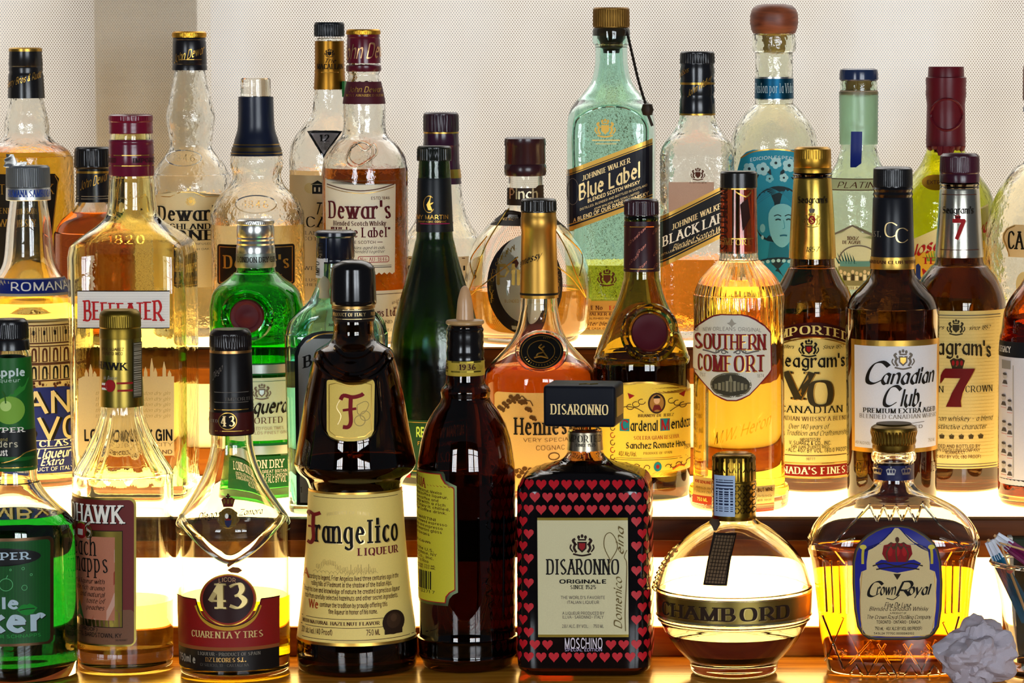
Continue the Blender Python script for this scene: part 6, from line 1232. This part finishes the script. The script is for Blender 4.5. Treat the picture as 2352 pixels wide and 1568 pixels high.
L = b.label('tax_seal', .0012); TS = plain('#6a5238', .6); SB = ink('#1c120c'); L.rows([(1192, 1632, 1652), (1206, 1630, 1656), (1216, 1638, 1650), (1222, 1640, 1646)], plain('#3c2818', .5), 0, n=6); L.rows([(1226, 1640, 1692), (1290, 1626, 1678), (1345, 1616, 1670)], SB, 0, n=10); L.rows([(1232, 1645, 1688), (1290, 1630, 1673), (1340, 1621, 1665)], TS, 1, n=10)
for i in range(13): y = 1238+i*8; o_ = (y-1232)*.215; L.stroke([(1645-o_, y), (1687-o_, y+1)], 1.6, SB, 2)
for i in range(6): L.stroke([(1650+i*7, 1232), (1627+i*7, 1340)], 1.6, SB, 2)
L.done()
m = MB()
for g in range(9):
    a0 = pi*.93+.02*g; zz = py2z(1250+g*11, b.d); r_ = b.rad(zz)[0]; m.tube([(b.x-r_*cos(.12), b.y-r_*.12, zz), (b.x-(r_+.003)*cos(.06), b.y-r_*.06, zz-.003), (b.x-(r_+.001), b.y, zz-.006)], .0016, 0, 6)
m.build('rope_trim', glass('#f4ecd0'), b.e)

b = Bottle('whisky_bottle', 2052, 1300, -.02, 0, 'broad cut-glass whisky decanter bottle with gold stopper and arched royal-blue curtain label', FRONT, n=2.6, dr=.52)
b.glass([(1036, 48), (1044, 52), (1056, 50), (1062, 46), (1100, 46), (1116, 51), (1130, 70, .3), (1148, 112, .8), (1172, 154, 1), (1205, 184, 1), (1235, 198, 1), (1250, 199, 1), (1266, 195, 1), (1282, 190, 1), (1350, 180, 1), (1450, 169, 1), (1525, 160, 1), ('base', 152, 1)], CLEAR, wall=.0035, floor=.012, N=96)
b.liquid(1270, liquid('#e08a14'))
b.lathe('stopper', [(972, 36), (976, 46), (980, 52), (986, 54), (994, 53), (1004, 50), (1012, 51), (1020, 49), (1026, 50), (1034, 47)], metal('#6c5420', .35), knurl=(40, .0006, 988, 1018))
b.lathe('stopper_top', [(970.5, 10), (971, 40), (973, 41)], metal('#4a3814', .45))
b.band('neck_band', 1064, 1098, plain('#191c48', .4)); L = b.label('band_crowns', .0009)
for x in (2018, 2047, 2079): L.crown(x, 1083, 12, metal('#b8b4b0', .35), plain('#191c48', .4), 3)
L.done()
zig = []; zz_ = [(1998, 1160), (2014, 1196), (2030, 1162), (2044, 1194), (2058, 1160), (2072, 1194), (2086, 1162), (2104, 1198), (2118, 1156)]
R_ = [zz_[i:i+2] for i in range(len(zz_)-1)]+[[(1998, 1160), (1960, 1200), (1910, 1252)], [(2118, 1156), (2160, 1205), (2214, 1258)], [(1910, 1252), (1962, 1235)], [(2160, 1235), (2214, 1258)], [(1868, 1256), (1962, 1268)], [(2168, 1266), (2240, 1256)]]
bt = [(1892, 1535), (1922, 1420), (1975, 1470), (1930, 1538)]
R_ += [[(1886, 1420), (1935, 1538)], [(1935, 1420), (1892, 1530)], [(1946, 1452), (1992, 1548)], [(2000, 1470), (1938, 1540)], [(2034, 1478), (1996, 1546)], [(2016, 1478), (2060, 1552)], [(2096, 1478), (2060, 1552)], [(2076, 1478), (2120, 1546)], [(2150, 1470), (2118, 1546)], [(2130, 1480), (2176, 1540)], [(2206, 1420), (2170, 1540)], [(2168, 1430), (2212, 1530)]]
R_ += [[(x, 1290), (x+dx, 1410)] for x, dx in ((1890, 6), (1906, 5), (1924, 4), (1942, 2), (2176, -2), (2192, -3), (2210, -5))]
R_ += [[(x-14, 1550), (x, 1528), (x+14, 1550)] for x in (1966, 2028, 2092, 2146)]
R_ += [[(1880, 1282), (1905, 1300)], [(1915, 1268), (1938, 1296)], [(2190, 1268), (2172, 1298)], [(2222, 1268), (2205, 1296)]]
b.ridges('cut_pattern', R_, 6, CLEAR, .0018, 0)
fl_ = []
for cx_ in (1934, 1996, 2062, 2126, 2180):
    for k in range(6): a = k*pi/3+.5; fl_.append([(cx_+3*cos(a), 1500+3*sin(a)), (cx_+11*cos(a), 1500+9*sin(a))])
b.ridges('cut_flowers', fl_, 5, CLEAR, .0018, 0)
L = b.label(); AR = [(1205, 2046, 2070), (1208, 2030, 2088), (1216, 2010, 2106), (1228, 1990, 2126), (1245, 1972, 2146), (1264, 1962, 2157), (1290, 1957, 2163), (1340, 1957, 2166), (1400, 1961, 2164), (1440, 1968, 2158), (1456, 1978, 2148), (1466, 1992, 2132), (1469, 2010, 2110)]
def inset(R, k): 
    cx_ = 2061; return [(1338+(y-1338)*(1-k/132), cx_+(a-cx_)*(1-k/104), cx_+(c-cx_)*(1-k/104)) for y, a, c in R]
RB_ = plain('#1c1e7c', .4); CR = paper('#d8c088', .12); L.rows(AR, plain('#2e2418', .5), 0, n=26); L.rows(inset(AR, 3), plain('#5a4a28', .5), 1, n=26); L.rows(inset(AR, 6), RB_, 2, n=26)
L.rows([(1213, 2055, 2063), (1225, 2046, 2078), (1245, 2020, 2104), (1262, 1994, 2132), (1290, 1990, 2136), (1330, 1990, 2136), (1400, 1990, 2136)], CR, 3)
for g in (-1, 1):
    for q in range(4): L.stroke([(2060+g*(8+q*3), 1216+q*3), (2060+g*(36+q*4), 1244+q*3), (2060+g*(68+q*4), 1256+q*4)], 1.4, ink('#0c0e48'), 4, 4)
    L.stroke([(2061+g*78, 1256), (2061+g*80, 1272), (2061+g*80, 1294)], 6, ink('#b8a838'), 5, 3); L.ell(2061+g*79, 1256, 8, 5, ink('#c8b848'), 6, 5, 6)
L.rows([(1306, 1992, 2134), (1312, 1978, 2148), (1330, 1974, 2152), (1440, 1978, 2146), (1455, 1988, 2136), (1460, 2000, 2124)], CR, 5); L.stroke([(1980, 1312), (1975, 1380), (1980, 1440), (1996, 1458), (2126, 1458), (2142, 1440), (2150, 1380), (2146, 1312)], 1.4, I_GOLD, 6, 3)
L.poly([(2010, 1292), (2024, 1283), (2061, 1288), (2100, 1283), (2116, 1292), (2104, 1306), (2061, 1314), (2020, 1306)], RB_, 6); L.stroke([(2004, 1298), (2030, 1292), (2061, 1298), (2092, 1292), (2120, 1298)], 3, ink('#2c2014'), 7, 4); L.stroke([(2012, 1306), (2061, 1300), (2112, 1306)], 3, ink('#2c2014'), 7, 4); L.poly([(2052, 1316), (2070, 1316), (2061, 1330)], ink('#2c2014'), 7)
L.crown(2061, 1268, 33, ink('#4a2818'), I_RED, 7); L.poly([(2026, 1270), (2030, 1252), (2061, 1246), (2092, 1252), (2096, 1270), (2084, 1288), (2038, 1288)], ink('#7c1418'), 8); L.stroke([(2061, 1246), (2058, 1266), (2061, 1288)], 3.4, ink('#4a3820'), 9, 3); L.stroke([(2040, 1288), (2036, 1268), (2048, 1250)], 3, ink('#4a3820'), 9, 3); L.stroke([(2082, 1288), (2086, 1268), (2074, 1250)], 3, ink('#4a3820'), 9, 3)
L.text('C', 1986, 2016, 1368, 34, 'script', I_BLK, 8); L.text('rown', 2012, 2056, 1364, 24, 'scriptb', I_BLK, 8); L.text('R', 2056, 2088, 1366, 32, 'script', I_BLK, 8); L.text('oyal', 2084, 2134, 1364, 24, 'scriptb', I_BLK, 8); L.stroke([(2036, 1372), (2052, 1375), (2066, 1364)], 2, I_BLK, 8, 3)
L.text('Fine De Luxe', 2031, 2092, 1393, 11, 'script', I_BLK, 8); L.text('Blended Canadian Whisky', 1996, 2132, 1401, 9, 'ital', I_BLK, 8); L.text('A PRODUCT OF', 2044, 2082, 1408, 3.5, 'sans', I_BLK, 8, fine=2); L.text('The Crown Royal Distilling Company', 1990, 2138, 1420, 9, 'ital', I_BLK, 8, fine=3); L.text('TORONTO * ONTARIO * CANADA', 2013, 2114, 1430, 6.5, 'sans', I_BLK, 8, fine=2); L.text('750 mL * 40% ALC BY VOL (80 PROOF)', 2009, 2118, 1445, 7, 'sans', I_BLK, 8, fine=2); L.text('543L24 7770C 0000040102', 2007, 2100, 1455, 4.5, 'sans', I_BLK, 8, fine=2); L.done()

# ------------------------------------------------------------------ right-hand corner: tumbler, paper umbrellas, napkin, card box
class P_: pass
def at(px, py, y): d = y-CAMY; z = py2z(py, d); return Vector((px2x(px, d, z), y, z))
ty = -.035; rim = at(2388, 1290, ty); s_ = zc(ty-CAMY, .2)/F; te = empty('drinks_glass', (rim.x, ty, 0)); tag(te, 'clear flared drinks glass holding cocktail umbrellas at the right edge', 'glass')
m = MB(); H_ = rim.z; R0, R1 = 66*s_, 113*s_
prof = [(.0, R0*.9), (.001, R0), (.012, R0*1.02)]+[(.012+(H_-.012)*t, R0*1.02+(R1-R0*1.02)*t**.9) for t in [i/10 for i in range(1, 11)]]+[(H_+.001, R1-.0008)]+[(.012+(H_-.012)*t, R0*1.02+(R1-R0*1.02)*t**.9-.0022) for t in [i/10 for i in range(10, -1, -1)]]+[(.0115, R0*.3)]
m.lathe(prof, (rim.x, ty, 0), 0, 64); m.build('glass_bowl', CLEAR, te)
m = MB(); m.tube([(rim.x+R1*cos(a)-.0008*cos(a), ty+R1*sin(a), H_) for a in [2*pi*i/64 for i in range(65)]], .0022, 0, 8); m.build('rim', glass('#fdf6e0'), te)
def umbrella(label, top, bot, cols, rad, stick):
    top, bot = Vector(top), Vector(bot); ax = (bot-top).normalized(); e = empty('cocktail_umbrella', bot); tag(e, label, 'cocktail umbrella', 'paper umbrellas in the drinks glass')
    a = ax.cross(Vector((0, 1, 0))).normalized(); c = ax.cross(a); Ln = (bot-top).length
    def fold(t0, t1, r0, r1, name, mat, pl=10):
        v = []; f = []; n = pl*2; rows = 8
        for i in range(rows+1):
            t = t0+(t1-t0)*i/rows; r = r0+(r1-r0)*(i/rows)
            for k in range(n): q = r*(1.12 if k % 2 else .72); an = 2*pi*k/n+.25*t; v.append(top+ax*Ln*t+a*q*cos(an)+c*q*sin(an))
        for i in range(rows):
            for k in range(n): f.append((i*n+k, i*n+(k+1) % n, (i+1)*n+(k+1) % n, (i+1)*n+k))
        f.append(tuple(range(n))); f.append(tuple(rows*n+k for k in range(n))); mesh_obj(name, v, f, mat, e, None, True, True, 25)
    fold(.10, .62, rad*.72, rad, 'folded_canopy', paper(cols[0], .1), 12); fold(0, .14, rad*.62, rad*.78, 'paper_cap', paper(cols[1], .1), 8)
    m = MB(); m.tube([top-ax*.002, bot], .0011, 0, 8); m.build('stick', plain('#c8a070', .6), e)
umbrella('folded blue paper umbrella with white tip in the drinks glass', at(2272, 1243, -.040), at(2420, 1530, -.033), ('#0f6488', '#dce2ee'), .0062, 0)
umbrella('folded magenta paper umbrella with white tip in the drinks glass', at(2288, 1232, -.018), at(2520, 1395, -.020), ('#7a1850', '#dce2ee'), .0064, 0)
for i, (p0, p1, lb) in enumerate(((at(2296, 1246, -.062), at(2480, 1300, -.040), 'thin wooden pick lying across the top of the blue and magenta umbrellas'), (at(2299, 1252, -.058), at(2362, 1420, -.045), 'thin wooden pick slanting down into the drinks glass with a pink bead'))):
    e = empty('cocktail_pick', p1); tag(e, lb, 'cocktail pick', 'wooden picks in the drinks glass'); m = MB(); m.tube([p0, p0.lerp(p1, .5), p1], .0011, 0, 8, [.0007, .0011, .0011]); m.build('stick', plain('#c09a68', .6), e)
    if i:
        m = MB(); c = p0.lerp(p1, .34); m.lathe([(-.0026, .0004), (-.0016, .0022), (0, .0028), (.0016, .0022), (.0026, .0004)], tuple(c), 0, 16); m.build('bead', plain('#c86a60', .5), e)

# crumpled paper napkin: faceted ball of sharp folds
bm = bmesh.new(); bmesh.ops.create_icosphere(bm, subdivisions=5, radius=1.0)
c = at(2240, 1500, -.068); rx, rz = 94*.00035, 88*.00035; rr = random.Random(4)
PL = []
for i in range(26):
    n_ = Vector((rr.gauss(0, 1), rr.gauss(0, 1), rr.gauss(0, .8))).normalized(); PL.append((n_, rr.uniform(.66, .98)))
for v in bm.verts:
    n_ = v.co.normalized(); r_ = 1.15
    for pn, pd in PL:
        q = n_.dot(pn)
        if q > .2: r_ = min(r_, pd/q)
    r_ += .30*abs(noise.noise(n_*1.25+Vector((7, 2, 5))))-.22*abs(noise.noise(n_*2.2+Vector((3, 1, 2))))+.05*abs(noise.noise(n_*5.5)); r_ += .05*abs(sin(6*math.atan2(n_.x, n_.z)+3*n_.y))
    v.co = Vector((n_.x*rx*r_, n_.y*.03*r_, n_.z*rz*r_))
zmin = -c.z+.0005
for v in bm.verts:
    if v.co.z < zmin: v.co.z = zmin+(v.co.z-zmin)*.02
    v.co += c
me = bpy.data.meshes.new('paper_napkin'); bm.to_mesh(me); bm.free(); me.materials.append(paper('#c4bcc6', .25, .7)); me.polygons.foreach_set('use_smooth', [True]*len(me.polygons)); me.set_sharp_from_angle(angle=math.radians(18))
o = bpy.data.objects.new('paper_napkin', me); COL.objects.link(o); tag(o, 'crumpled white paper napkin in front of the cut-glass decanter', 'napkin')

# dark green card box standing against the lower step, mostly hidden by the umbrellas
p0, p1 = at(2327, 1236, .022), at(2420, 1500, .022); m = MB(); cb = empty('card_box', (p0.x+.015, .03, 0)); tag(cb, 'small dark green box with pale edge behind the drinks glass', 'box')
m.box((p0.x, .020, 0), (p0.x+.035, .038, p0.z), 0, .001); m.build('box_body', plain('#23301c', .5), cb)
m = MB(); m.box((p0.x-.004, .0205, 0), (p0.x-.0003, .037, p0.z+.001), 0, .0006); m.build('pale_edge', paper('#d8d8cc', .1), cb)
